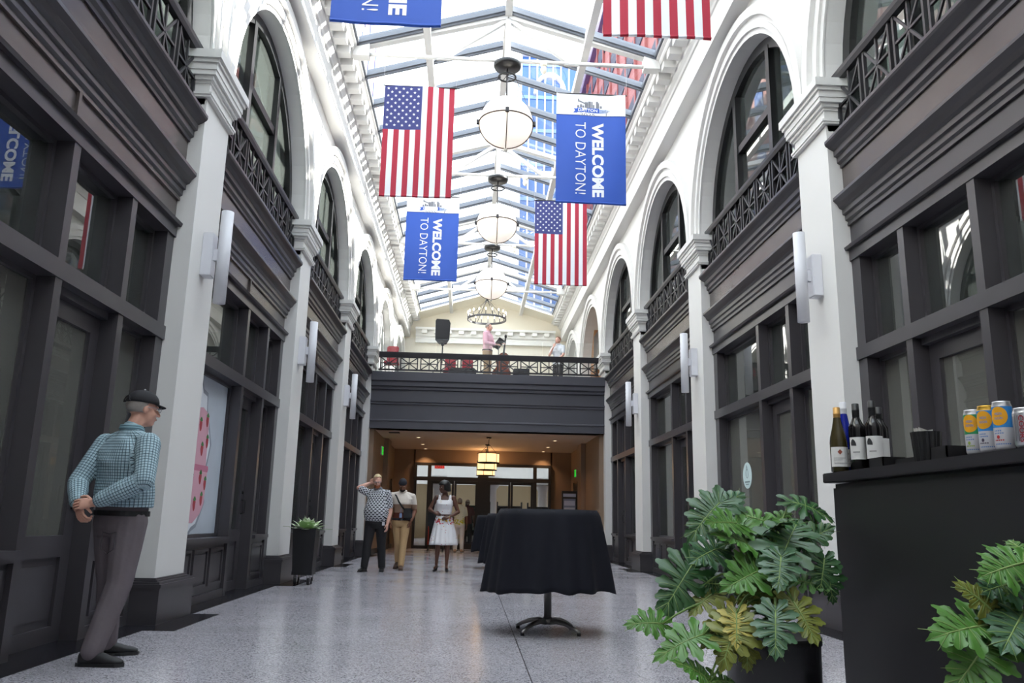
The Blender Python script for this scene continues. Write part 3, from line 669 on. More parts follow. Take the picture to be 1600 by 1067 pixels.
# ------------------------------------------------------------------ hanging banners and flags
red = M('flag_red', (172, 40, 62), .75); flagw = M('flag_white', (232, 234, 240), .75); blue = M('flag_blue', (58, 62, 120), .75)
bblue = M('banner_blue', (38, 82, 178), .55, noise=(2.2, .06)); bwhite = M('banner_white', (236, 236, 240), .6); ink = M('banner_grey_ink', (120, 120, 126), .7); navy = M('banner_navy', (24, 46, 110), .7); lblue = M('banner_light_blue', (120, 150, 200), .7)
BW, BZ0, BZ1 = 1.18, 6.11, 8.11
def banner(kind, cx, k, label):
    y = TY(k); t = thing('flag' if kind == 'flag' else 'welcome_banner', label, 'flag' if kind == 'flag' else 'banner', (cx, y, 8.67), 'hanging flags' if kind == 'flag' else 'hanging welcome banners')
    ph = k*1.7+cx
    wav = lambda a, b: .010*math.sin(5*a+ph+2.2*b)+.007*math.sin(11*a-3*b+ph)
    P = lambda a, b, d=0: (cx-BW/2+BW*a, y+wav(a, b)+d, BZ0+(BZ1-BZ0)*b)       # a across, b up
    nx, nz = 26, 20; m = MB(); vs = []; fs = []; mi = []
    for side, d in ((0, -.0025), (1, .0025)):
        for j in range(nz+1):
            for i in range(nx+1): vs.append(P(i/nx, j/nz, d))
    N = (nx+1)*(nz+1)
    zb = [j/nz for j in range(nz+1)]
    for side in (0, 1):
        for j in range(nz):
            for i in range(nx):
                q = [side*N+j*(nx+1)+i, side*N+j*(nx+1)+i+1, side*N+(j+1)*(nx+1)+i+1, side*N+(j+1)*(nx+1)+i]
                if side: q = q[::-1]
                if kind == 'flag': c = 2 if (i < 14 and j >= 12) else (0 if (i//2) % 2 == 0 else 1)
                else: c = 0 if j < 16 else 1
                m.add([], []); fs.append(q); mi.append(c)
    m.v = [Vector(v) for v in vs]; m.f = [tuple(q) for q in fs]; m.mi = mi; m.sm = [True]*len(fs)
    obj('cloth', m, [red, flagw, blue] if kind == 'flag' else [bblue, bwhite], t)
    if kind == 'flag':
        m = MB(); w, h = 7/13, .4
        for sd in (-1, 1):
            for r in range(11):
                for c in range(9):
                    if (r+c) % 2: continue
                    ca, cb = w*(c+1)/10, 1-h*(r+.95)/12+.004
                    pts = []
                    for q in range(10):
                        rr = .0245 if q % 2 == 0 else .0098; an = PI/2+q*PI/5
                        pts.append(P(ca+rr*math.cos(an)/BW*1.15, cb+rr*math.sin(an)/(BZ1-BZ0)*1.15, sd*.006))
                    c0 = P(ca, cb, sd*.006); m.add([c0]+pts, [(0, 1+q, 1+(q+1) % 10) for q in range(10)])
        obj('stars', m, flagw, t)
    else:
        m = MB()
        for sd in (-1, 1):
            fx = (lambda a: a) if sd < 0 else (lambda a: 1-a)
            tx = lambda s, a0, a1, b0, b1, bold, mi: put_text(m, s, lambda u, v: P(fx(a0+(a1-a0)*v), b1-(b1-b0)*u, sd*.006), bold, mi)
            tx('WELCOME', .515, .685, .062, .735, .042, 0); tx('TO DAYTON!', .275, .425, .085, .735, -.006, 0)
            # emblem: skyline, ribbon, wing, date
            bx = lambda a0, a1, b0, b1, mi, d=.006: m.add([P(fx(a0), b0, sd*d), P(fx(a1), b0, sd*d), P(fx(a1), b1, sd*d), P(fx(a0), b1, sd*d)], [(0,1,2,3)], mi)
            for a0, a1, hh in ((.30,.33,.02), (.34,.37,.03), (.375,.40,.02), (.41,.46,.052), (.462,.50,.06), (.505,.525,.058), (.53,.55,.03), (.575,.605,.062), (.607,.62,.05), (.63,.66,.022)): bx(a0, a1, .872, .872+hh, 1)
            m.add([P(fx(a), b, sd*.006) for a, b in ((.31,.945), (.42,.915), (.41,.905), (.33,.925))], [(0,1,2,3)], 1); bx(.31, .33, .925, .952, 1)
            bx(.30, .62, .828, .870, 2, .0055); m.add([P(fx(a), b, sd*.0055) for a, b in ((.24,.822), (.30,.822), (.32,.86), (.25,.862), (.27,.842))], [(0,1,2,3,4)], 2)
            put_text(m, 'DAYTON', lambda u, v: P(fx(.315+.28*u), .836+.027*v, sd*.0065), .02, 0)
            for q in range(4): m.add([P(fx(a), b, sd*.006) for a, b in ((.62, .862-.010*q), (.82-.02*q, .852-.006*q), (.62, .856-.010*q))], [(0,1,2)], 3)
            m.add([P(fx(a), b, sd*.0065) for a, b in ((.66,.845), (.70,.845), (.71,.87), (.72,.81), (.73,.845), (.78,.845), (.74,.84), (.72,.79), (.71,.85), (.70,.84), (.66,.84))], [tuple(range(11))], 1)
            put_text(m, '2025', lambda u, v: P(fx(.34+.22*u), .796+.024*v, sd*.006), 0, 1)
        obj('print', m, [bwhite, ink, navy if False else bblue, lblue], t)
        m = MB()
        for sd in (-.0045, .0045): m.add([P(i/26, .797, sd) for i in range(27)]+[P(i/26, .803, sd) for i in range(27)], [(i, i+1, 28+i, 27+i) for i in range(26)])
        obj('seam', m, navy, t)
    m = MB(); m.tube([P(i/26, .012, 0) for i in range(27)], .017, 8); obj('bottom_hem', m, (bblue if kind != 'flag' else flagw), t) if kind != 'flag' else None
    if kind == 'flag':
        m = MB()
        for i in range(13): m.tube([P((i+q)/13, .012, 0) for q in (0, .5, 1)], .017, 8, 0 if i % 2 == 0 else 1)
        obj('bottom_hem', m, [red, flagw], t)
    m = MB(); m.tube([(cx-BW/2-.03, y, BZ1), (cx+BW/2+.03, y, BZ1)], .010, 6); obj('rod', m, blackm, t)
    m = MB()
    for q in (-1, 1): m.tube([(cx+q*(BW/2+.02), y, BZ1), (cx+q*(BW/2+.02), y, 8.67)], .0035, 4)
    obj('cord', m, fixture, t)
banner('welcome', -1.47, 0, 'nearest blue welcome banner, cut off by the top edge at left')
banner('flag', 1.47, 0, 'nearest striped flag, cut off by the top edge at right')
banner('flag', -1.47, 1, 'complete stars and stripes flag at upper left')
banner('welcome', 1.44, 1, 'complete blue and white welcome banner at upper right')
banner('welcome', -1.45, 2, 'farther blue welcome banner hanging below the left flag')
banner('flag', 1.45, 2, 'farther stars and stripes flag below the right welcome banner')

# ------------------------------------------------------------------ poster and sticker on the shop glass
t = thing('window_poster', 'torn paper poster with a pink strawberry cake in the left shop window', 'poster', (-3.49, 9.6, .74))
px_ = -3.500
m = MB(); m.box(px_-.010, px_-.006, 8.66, 10.36, .74, 2.52); obj('sheet', m, M('poster_paper', (178, 186, 196), .7, noise=(3, .12)), t)
yz = lambda pts, x: [(x, a, b) for a, b in pts]
pk = M('poster_pink', (206, 158, 172), .7); pk2 = M('poster_rose', (186, 112, 136), .7); rb = M('poster_berry', (164, 62, 70), .7); gb = M('poster_green', (70, 120, 70), .7); tw = M('poster_tear', (214, 218, 224), .7); tg = M('poster_shadow_print', (140, 146, 156), .7)
m = MB(); X = px_-.003
rs = random.Random(11)
out = [(9.30+.50*math.cos(a)*(1+.18*rs.uniform(-1, 1)), 1.55+.86*math.sin(a)*(1+.1*rs.uniform(-1, 1))) for a in [2*PI*i/26 for i in range(26)]]
m.add(yz(out, X), [tuple(range(26))], 3); m.add(yz([(9.3+(a-9.3)*1.1, 1.55+(b-1.55)*1.06) for a, b in out], X-.001), [tuple(range(26))], 4)
m.add(yz([(8.98,1.50),(9.78,1.50),(9.74,2.1),(9.5,2.16),(9.05,2.1)], X+.001), [tuple(range(5))], 0)
m.add(yz([(8.84,1.46),(9.86,1.46),(9.83,1.08),(9.72,.96),(9.5,.86),(9.2,.86),(8.9,.98)], X+.001), [tuple(range(7))], 0)
m.add(yz([(8.84,1.44),(9.86,1.44),(9.88,1.48),(9.86,1.51),(8.84,1.51),(8.82,1.47)], X+.002), [tuple(range(6))], 1)
for a, b in ((9.2,2.0),(9.46,1.95),(9.68,2.02),(9.3,1.75),(9.58,1.68),(9.74,1.78),(9.12,1.6),(9.05,1.36),(9.34,1.33),(9.62,1.36),(9.8,1.30),(9.2,1.12),(9.5,1.06),(9.72,1.12),(9.0,1.08)):
    m.add(yz([(a+.052*math.cos(q)*(1 if math.sin(q) > 0 else .8), b+.07*math.sin(q)) for q in [2*PI*i/12 for i in range(12)]], X+.003), [tuple(range(12))], 2)
    m.add(yz([(a-.05,b+.055),(a,b+.04),(a+.05,b+.055),(a+.03,b+.08),(a,b+.10),(a-.03,b+.08)], X+.004), [tuple(range(6))], 5)
obj('print', m, [pk, pk2, rb, tw, tg, gb], t)
t = thing('window_sticker', 'round pale blue logo sticker on the right shop glass', 'sticker', (3.51, 11.56, 1.65))
sx = 3.19+.322
m = MB(); m.add([(sx, 11.56+.185*math.cos(a), 1.655+.185*math.sin(a)) for a in [2*PI*i/32 for i in range(32)]]+[(sx+.002, 11.56+.185*math.cos(a), 1.655+.185*math.sin(a)) for a in [2*PI*i/32 for i in range(32)]], [tuple(range(32)), tuple(range(32, 64))[::-1]]+[(i, (i+1)%32, 32+(i+1)%32, 32+i) for i in range(32)]); obj('disc', m, M('sticker_pale', (206, 226, 226), .5), t)
m = MB()
m.tube([(sx-.001, 11.56+.05*math.cos(a), 1.68+.06*math.sin(a)) for a in [2*PI*i/16 for i in range(16)]], .004, 4, closed=True)
m.tube([(sx-.001, 11.56-.035, 1.72), (sx-.001, 11.56, 1.80), (sx-.001, 11.56+.035, 1.72)], .004, 4)
m.box(sx-.003, sx, 11.46, 11.66, 1.555, 1.575); m.box(sx-.003, sx, 11.50, 11.62, 1.525, 1.538); obj('print', m, M('sticker_grey', (110, 130, 135), .5), t)
# access plate on the right-hand stall riser
m = MB(); m.box(3.19+.160, 3.19+.18, 16.45, 16.72, .26, .50); m.box(3.19+.155, 3.19+.165, 16.49, 16.68, .30, .46)
tag(obj('access_plate', m, dark2, None, (3.36, 16.6, .38)), 'small square access plate on the right shopfront base beside the third pier', 'plate')

# ------------------------------------------------------------------ cocktail tables
def cocktail(x, y, label, seed):
    t = thing('cocktail_table', label, 'table', (x, y, 0), 'tall cocktail tables under black cloths'); rs = random.Random(seed)
    m = MB(); m.lathe([(.44, 1.02), (.45, 1.03), (.45, 1.045), (.44, 1.05)], (x, y, 0), 36); obj('tabletop', m, leafpot, t)
    m = MB(); m.lathe([(.034, .10), (.034, 1.02)], (x, y, 0), 18); m.lathe([(.055, .07), (.05, .105), (.036, .13)], (x, y, 0), 18); m.lathe([(.12, 1.0), (.12, 1.02)], (x, y, 0), 16); obj('post', m, steel, t)
    for j in range(4):
        a = PI/4+j*PI/2+.02; c, s = math.cos(a), math.sin(a); m = MB()
        pts = [(x+c*r, y+s*r, z) for r, z in ((.02, .085), (.10, .098), (.20, .085), (.29, .055), (.355, .025))]
        m.tube(pts, [.026, .024, .02, .017, .014], 8); lg = obj('foot', m, steel, t)
        m = MB(); m.lathe([(.018, 0), (.018, .02), (.012, .025)], (x+c*.345, y+s*.345, 0), 10); obj('glide', m, blackm, lg)
    m = MB(); n = 120; rows = 16; vs = []
    fold = [(rs.uniform(0, 6.28), k, rs.uniform(.5, 1)) for k in (7, 9, 11, 13, 17)]
    for j in range(rows+1):
        q = j/rows
        for i in range(n):
            a = 2*PI*i/n; w = sum(f[2]*math.sin(f[1]*a+f[0]) for f in fold)/2.4
            tip = max(0, math.sin(2*a+.9))*.03
            if j == 0: r, z = .20, 1.058
            elif j == 1: r, z = .44, 1.058
            else:
                u = (j-1)/(rows-1); r = .455+.105*u**.9+w*.035*u**.7; z = 1.055-(.685+.012*w+tip)*u
            vs.append((x+r*math.cos(a), y+r*math.sin(a), z))
    fs = [(j*n+i, (j+1)*n+i, (j+1)*n+(i+1) % n, j*n+(i+1) % n) for j in range(rows) for i in range(n)]+[tuple(range(n))]
    m.add(vs, fs, 0, True)
    c = obj('tablecloth', m, cloth, None, (x, y, 1.06)); tag(c, label.replace('cocktail table under', 'cloth draped over the cocktail table:').replace('tall ', ''), 'tablecloth', 'black tablecloths')
    so = c.modifiers.new('thick', 'SOLIDIFY'); so.thickness = .003; so.offset = 1
cocktail(.31, 7.59, 'nearest tall cocktail table under a long black cloth', 5)
cocktail(.31, 12.6, 'second tall cocktail table under a black cloth, half hidden behind the first', 6)
cocktail(.20, 17.4, 'farthest tall cocktail table under a black cloth, nearest the corridor', 8)

# ------------------------------------------------------------------ bar with drinks
t = thing('bar_counter', 'tall black portable bar counter at right', 'bar', (1.6, 2.6, 0)); bp = M('bar_black_laminate', (27, 26, 30), .5, noise=(3, .08)); bt = M('bar_top_black', (34, 33, 38), .35, noise=(6, .05))
m = MB(); m.box(1.29, 1.86, 1.25, 3.78, .06, 1.15); obj('body', m, bp, t)
m = MB(); m.box(1.275, 1.29, 1.28, 3.77, .08, 1.13); obj('front_panel', m, bp, t)
m = MB(); m.box(1.30, 1.85, 3.78, 3.79, .08, 1.13); obj('end_panel', m, bp, t)
m = MB(); m.bevbox(1.25, 1.92, 1.2, 3.825, 1.155, 1.20, .004); obj('worktop', m, bt, t)
m = MB(); m.box(1.33, 1.83, 1.3, 3.74, 0, .06); obj('plinth', m, blackm, t)
lab = M('wine_label', (226, 224, 222), .6)
def bottle(x, y, prof, gm, capm, capz, lz, label, art, h, rr):
    t = thing('wine_bottle', label, 'bottle', (x, y, 1.2), 'wine bottles on the bar')
    m = MB(); m.lathe(prof, (x, y, 1.2), 28); obj('glass', m, gm, t)
    m = MB(); m.lathe([(.0158, capz), (.0162, capz+.004), (.0162, h-.033), (.0168, h-.031), (.0168, h-.028), (.0160, h-.027), (.0160, h), (.013, h+.002)], (x, y, 1.2), 20); obj('cap', m, capm, t)
    a0, a1 = PI*1.02, PI*1.86      # wraps the side facing the hall and the camera
    seg = 16; m = MB(); vs = []
    for q in (lz[0], lz[1]):
        for i in range(seg+1): a = a0+(a1-a0)*i/seg; vs.append((x+rr*math.cos(a), y+rr*math.sin(a), 1.2+q))
    m.add(vs, [(i, i+1, seg+2+i, seg+1+i) for i in range(seg)], 0, True); lb = obj('label', m, lab, t)
    W = lambda u, v: (x+(rr+.002)*math.cos(a0+(a1-a0)*u), y+(rr+.002)*math.sin(a0+(a1-a0)*u), 1.2+lz[0]+(lz[1]-lz[0])*v)
    m = MB()
    if art == 'tree':
        m.add([W(a, b) for a, b in ((.10,.62),(.34,.60),(.33,.72),(.28,.84),(.20,.92),(.13,.86),(.09,.74))], [tuple(range(7))], 0)
        for q in range(6): m.add([W(a, b) for a, b in ((.18+.05*q, .30),(.215+.05*q, .30),(.215+.05*q,.345),(.18+.05*q,.345))], [(0,1,2,3)], 0)
    else:
        m.add([W(a, b) for a, b in ((.35,.74),(.45,.60),(.55,.74),(.45,.88))], [(0,1,2,3)], 1)
        for r_, n_ in ((.42, 7), (.32, 5), (.16, 8)):
            for q in range(n_): m.add([W(a, b) for a, b in ((.2+.07*q, r_),(.245+.07*q, r_),(.245+.07*q, r_+.03),(.2+.07*q, r_+.03))], [(0,1,2,3)], 0)
        if art == 'gold': m.add([W(a, b) for a, b in ((0, .02),(1,.02),(1,.07),(0,.07))], [(0,1,2,3)], 2)
    obj('print', m, [M('label_ink', (60, 60, 62), .6), M('label_rust', (140, 70, 50), .6), M('label_gold', (150, 130, 70), .4, .5)], lb)
def bord(r, h): return [(.028, 0), (r, .004), (r, .19), (r*.97, .205), (r*.72, .222), (.020, .236), (.0152, .25), (.0148, h-.004), (.012, h)]
def burg(r, h): return [(.028, 0), (r, .004), (r, .135), (r*.93, .16), (r*.68, .20), (.019, .235), (.0150, .26), (.0145, h-.004), (.012, h)]
def hock(r, h): return [(.025, 0), (r, .004), (r, .16), (r*.9, .19), (r*.66, .235), (.018, .27), (.0145, .29), (.0142, h-.004), (.012, h)]
dg = M('dark_wine_glass', (16, 14, 16), .08, spec=.6); bgm = M('blue_wine_glass', (16, 34, 150), .08, spec=.6); og = M('olive_wine_glass', (62, 54, 30), .08, spec=.6)
bottle(1.29, 3.72, burg(.0385, .30), og, M('gold_cap', (196, 150, 84), .35, .4), .225, (.025, .115), 'white wine bottle with a gold cap, leftmost on the bar', 'crest', .30, .0390)
bottle(1.352, 3.785, hock(.036, .335), bgm, M('white_cap', (222, 222, 228), .4), .27, (.03, .11), 'tall blue wine bottle with a white cap on the bar', 'gold', .335, .0365)
bottle(1.350, 3.655, bord(.0365, .31), dg, blackm, .24, (.055, .155), 'dark red wine bottle next to the blue bottle', 'tree', .31, .0370)
bottle(1.394, 3.590, bord(.0365, .315), dg, blackm, .24, (.055, .155), 'dark red wine bottle in front, right of the other dark bottle', 'tree', .315, .0370)
bottle(1.470, 3.68, bord(.0365, .30), dg, blackm, .24, (.055, .155), 'dark wine bottle standing behind the two front ones', 'tree', .30, .0370)
def bartray(name, x0, x1, y0, y1, h, label, cat):
    t = thing(name, label, cat, ((x0+x1)/2, (y0+y1)/2, 1.2)); w = .006
    m = MB(); m.box(x0, x1, y0, y1, 1.2, 1.206); obj('bottom', m, blackm, t)
    m = MB()
    for q in ((x0, x0+w, y0, y1), (x1-w, x1, y0, y1), (x0, x1, y0, y0+w), (x0, x1, y1-w, y1)): m.box(*q, 1.204, 1.2+h)
    obj('sides', m, blackm, t); return t
bartray('napkin_tray', 1.33, 1.43, 3.40, 3.52, .05, 'low black tray in front of the dark wine bottles', 'tray')
bartray('bar_tray', 1.36, 1.55, 3.2, 3.36, .035, 'shallow black tray between the bottles and the fluted holder', 'tray')
bartray('garnish_box', 1.255, 1.33, 2.80, 2.90, .042, 'small black box beside the green can', 'box')
t = thing('napkin_holder', 'black fluted tumbler holding white napkins on the bar', 'holder', (1.25+.06, 3.0, 1.2))
hx, hy = 1.312, 3.02; m = MB(); n = 48; vs = []
for r, z in ((.044, 0), (.053, .112), (.048, .112), (.042, .02)):
    for i in range(n): a = 2*PI*i/n; k_ = r+(.0022 if i % 4 < 2 else -.0012); vs.append((hx+k_*math.cos(a), hy+k_*math.sin(a), 1.2+z))
m.add(vs, [(j*n+i, j*n+(i+1) % n, (j+1)*n+(i+1) % n, (j+1)*n+i) for j in range(3) for i in range(n)]+[tuple(range(n))[::-1], tuple(range(3*n, 4*n))]); obj('tumbler', m, blackm, t)
m = MB()
for q, a in ((-.012, .3), (.008, -.2), (.022, .5)): m.add([(hx-.03, hy+q, 1.24), (hx+.03, hy+q+.01, 1.24), (hx+.03, hy+q+.012+a*.01, 1.325), (hx, hy+q-.004, 1.318), (hx-.03, hy+q+.004, 1.33), (hx-.03, hy+q+.004, 1.24), (hx+.03, hy+q+.014, 1.24), (hx+.03, hy+q+.016+a*.01, 1.325), (hx, hy+q, 1.318), (hx-.03, hy+q+.008, 1.33)], [(0,1,2,3,4), (9,8,7,6,5), (4,3,8,9), (3,2,7,8)])
obj('napkin', m, M('napkin_white', (214, 212, 206), .8), t)
canal = M('can_aluminium', (205, 206, 210), .28, .85); canw = M('can_white', (206, 204, 208), .4)
def can(x, y, r, h, label, body, bandcol=None, silver=False):
    t = thing('drink_can', label, 'can', (x, y, 1.2), 'drink cans on the bar')
    m = MB(); m.lathe([(r*.72, .002), (r*.80, 0), (r, .012), (r, h-.016), (r*.86, h-.003), (r*.88, h), (r*.84, h), (r*.82, h-.006), (0.002, h-.006)], (x, y, 1.2), 32, cap=True)
    obj('can', m, canal if silver else body, t)
    m = MB(); m.lathe([(r+.0002, h-.0158), (r*.865+.0004, h-.0032), (r*.885, h+.0004), (r*.84, h+.0004)], (x, y, 1.2), 32, cap=False)
    obj('rim', m, bandcol[2] if bandcol else canal, t)
    a0 = PI*.85; W = lambda u, z, e=.0005: (x+(r+e)*math.cos(a0+u/r), y+(r+e)*math.sin(a0+u/r), 1.2+z)     # u: arc length from the left edge seen by the camera
    m = MB()
    if silver:
        for q in range(9): m.add([W(.004+.0105*q, .02), W(.0075+.0105*q, .02), W(.0075+.0105*q, h-.024), W(.004+.0105*q, h-.024)], [(0,1,2,3)], 2)
        put_text(m, 'COORS', lambda a, b: W(.030+.014*b, h-.024-.082*a, .0012), .01, 0); put_text(m, 'LIGHT', lambda a, b: W(.018-.000+.009*(b-0)+.0, h-.034-.060*a, .0012) if False else W(.050+.008*b, h-.044-.052*a, .0012), 0, 1)
        obj('print', m, [M('can_print_red', (160, 30, 45), .5), M('can_print_dark', (50, 54, 62), .5), M('can_print_grey', (150, 150, 156), .4, .6)], t)
    else:
        n = 28
        vs = [W(2*PI*r*i/n, z, .0004) for z in (.072, h-.017) for i in range(n)]; m.add(vs, [(i, (i+1) % n, n+(i+1) % n, n+i) for i in range(n)], 0, True)
        for c_ in (.030, .030+PI*r):
            m.add([W(c_, .108, .001)]+[W(c_+.027*q_/5*math.cos(a), .108+.030*q_/5*math.sin(a), .001) for q_ in (1, 2, 3, 4, 5) for a in [2*PI*i/24 for i in range(24)]], [(0, 1+i, 1+(i+1) % 24) for i in range(24)]+[(1+24*q_+i, 1+24*q_+24+i, 1+24*q_+24+(i+1) % 24, 1+24*q_+(i+1) % 24) for q_ in range(4) for i in range(24)], 1)
            put_text(m, 'HIGH', lambda a, b: W(c_-.010+.020*a, .111+.009*b, .0014), .02, 2); put_text(m, 'NOON', lambda a, b: W(c_-.012+.024*a, .097+.009*b, .0014), .02, 2)
            for r_, n_, mi in ((.060, 4, 2), (.052, 5, 2), (.030, 5, 3), (.018, 8, 2)):
                for q in range(n_): m.add([W(c_-.018+.006*q, r_), W(c_-.0137+.006*q, r_), W(c_-.0137+.006*q, r_+.004), W(c_-.018+.006*q, r_+.004)], [(0,1,2,3)], mi)
            m.add([W(c_-.006+.005*math.cos(a), .042+.006*math.sin(a)) for a in [2*PI*i/10 for i in range(10)]], [tuple(range(10))], 3)
        obj('print', m, [bandcol[0], M('can_sun', (236, 166, 24), .5), M('can_text', (110, 140, 190), .5), bandcol[1]], t)
gr_, bl_, rd_ = M('can_green', (46, 150, 98), .45), M('can_blue', (52, 136, 206), .45), M('can_red', (190, 60, 60), .5); dk_ = M('can_dark', (70, 60, 80), .5); yl_ = M('can_lime', (150, 170, 80), .5)
can(1.312, 2.72, .029, .156, 'slim can with a green band and orange sun', canw, (gr_, yl_, canal))
can(1.297, 2.62, .029, .156, 'slim can with a blue band and a golden rim', canw, (bl_, dk_, M('gold_rim', (214, 170, 70), .3, .8)))
can(1.284, 2.52, .029, .156, 'slim can with a blue band and a silver rim', canw, (bl_, rd_, canal))
can(1.287, 2.42, .033, .122, 'silver beer can with red lettering', None, None, True)
can(1.300, 2.335, .033, .122, 'silver beer can at the right edge of the view', None, None, True)
# ------------------------------------------------------------------ plants
lv = [M('leaf_mid_green', (72, 118, 44), .42, noise=(14, .18)), M('leaf_dark_green', (44, 84, 42), .38, noise=(12, .18)), M('leaf_blue_green', (58, 94, 62), .36, noise=(12, .15)), M('leaf_olive', (112, 118, 46), .45, noise=(10, .25)), M('leaf_yellow', (170, 158, 74), .5, noise=(10, .2))]
rib = M('leaf_rib', (126, 150, 86), .5); stemm = M('leaf_stem', (98, 128, 60), .5)
def lobed_leaf(base, tip, nrm, rs, wid=.95):
    """deeply cut philodendron leaf: lobes branching off a midrib, each with small side teeth"""
    base, tip = Vector(base), Vector(tip); ax = tip-base; Ln = ax.length*1.12; ax.normalize(); nrm = Vector(nrm); nrm = (nrm-ax*nrm.dot(ax)).normalized(); la = ax.cross(nrm)
    m = MB(); droop = rs.uniform(.15, .55); fold = rs.uniform(.10, .45); curl = rs.uniform(.2, .7)
    def pt(u, v, w=0):
        h = -droop*max(0, u)**2*.7+fold*abs(v)*.5-curl*v*v*.8+w
        return base+(ax*u+la*v+nrm*h)*Ln
    NL = 6; K = 4
    for sg in (-1, 1):
        out = []      # (rib u, outline u, outline v)
        for i in range(NL):
            q = i/(NL-1); ub = .02+.74*q; phi = math.radians(142-108*q**.85+rs.uniform(-6, 6)); ln = (.40+.22*math.sin(PI*min(1, q*1.15+.12)))*(1-.42*q**3)*rs.uniform(.88, 1.1)
            d = Vector((math.cos(phi), math.sin(phi))); n = Vector((-d.y, d.x)); hw = .078*(1-.25*q)+.022
            prof = ((.26, 1.0, -.055), (.50, .80, -.04), (.66, 1.25, -.03), (.78, 1.15, -.02), (.84, .75, -.015), (.97, .55, -.005), (1.0, .0, 0), (.94, -.60, .005), (.80, -.70, .015), (.74, -1.2, .02), (.58, -1.15, .03), (.46, -.75, .04), (.24, -.95, .055))
            for f, w, du in prof:
                p = Vector((ub, 0))+d*ln*f+n*hw*w*(.9 if f > .9 else 1); out.append((min(.92, max(0, ub+du)), p.x, max(.012, p.y)*wid))
        for f, w, du in ((.30, .055, .0), (.62, .075, 0), (.80, .035, 0), (1.0, 0.004, 0)): out.append((.84+.16*f*.9, .80+.26*f, w*wid))
        vs = []; n_ = len(out)
        for j in range(K+1):
            s_ = j/K
            for i, (ur, uo, vo) in enumerate(out): vs.append(pt(ur+(uo-ur)*s_, sg*vo*s_, .018*math.sin(i*.97)*s_*s_))
        fs = [(j*n_+i, j*n_+i+1, (j+1)*n_+i+1, (j+1)*n_+i) for j in range(K) for i in range(n_-1)]
        m.add(vs, [f if sg > 0 else f[::-1] for f in fs], 0, True)
        for i in range(NL):
            q = i/(NL-1); ub = .02+.74*q; phi = math.radians(142-108*q**.85); l_ = .34
            m.tube([pt(ub, 0, .004), pt(ub+l_*math.cos(phi)*.6, sg*l_*math.sin(phi)*wid*.6, .006), pt(ub+l_*math.cos(phi), sg*l_*math.sin(phi)*wid, .004)], [.0016, .0012, .0006], 3, 1)
    m.tube([pt(u, 0, .004) for u in (0, .25, .5, .75, .98)], [.0034, .003, .0024, .0018, .0008], 5, 1)
    return m
def philodendron(name, label, loc, potr, poth, leaves, mats, rs):
    x, y = loc; t = thing(name, label, 'plant', (x, y, 0))
    m = MB(); m.lathe([(potr*.88, 0), (potr*.93, .02), (potr*.98, poth*.5), (potr, poth-.03), (potr*1.03, poth-.03), (potr*1.03, poth), (potr*.95, poth), (potr*.93, poth-.06)], (x, y, 0), 36); obj('pot', m, leafpot, t)
    m = MB(); m.lathe([(0.01, poth-.045), (potr*.92, poth-.05)], (x, y, 0), 24); obj('soil', m, M('soil', (44, 34, 28), .95, bump=(40, .6)), t)
    m = MB(); m.limb([(x, y, poth-.08), (x+.01, y, poth+.05), (x-.01, y+.01, poth+.16)], [.04, .036, .024]); obj('trunk', m, M('plant_trunk', (110, 100, 66), .8, bump=(30, .5)), t)
    for i, (b, tp) in enumerate(leaves):
        b_, t_ = Vector(b), Vector(tp); d = (t_-b_)
        up = Vector((rs.uniform(-.25, .25), -.75+rs.uniform(-.2, .2), .75+rs.uniform(-.25, .25)))
        me = lobed_leaf(b_, t_, up, rs, rs.uniform(.85, 1.05)); q = mats[i] if i < len(mats) else rs.randrange(3)
        o = obj('leaf', me, [lv[q], rib], t)
        if q == 4: o['label'] = 'yellowing leaf'
        m = MB(); c0 = Vector((x+rs.uniform(-.04, .04), y+rs.uniform(-.03, .03), poth+.08)); md = (c0+b_)/2+Vector((0, 0, .10+.10*rs.random())); md.z = max(md.z, min(c0.z, b_.z)+.05)
        pts = [c0*(1-q_)**2+md*2*q_*(1-q_)+b_*q_*q_ for q_ in [i_/9 for i_ in range(10)]]
        m.tube(pts, [.0075-.0035*i_/9 for i_ in range(10)], 7); obj('stem', m, stemm, t)
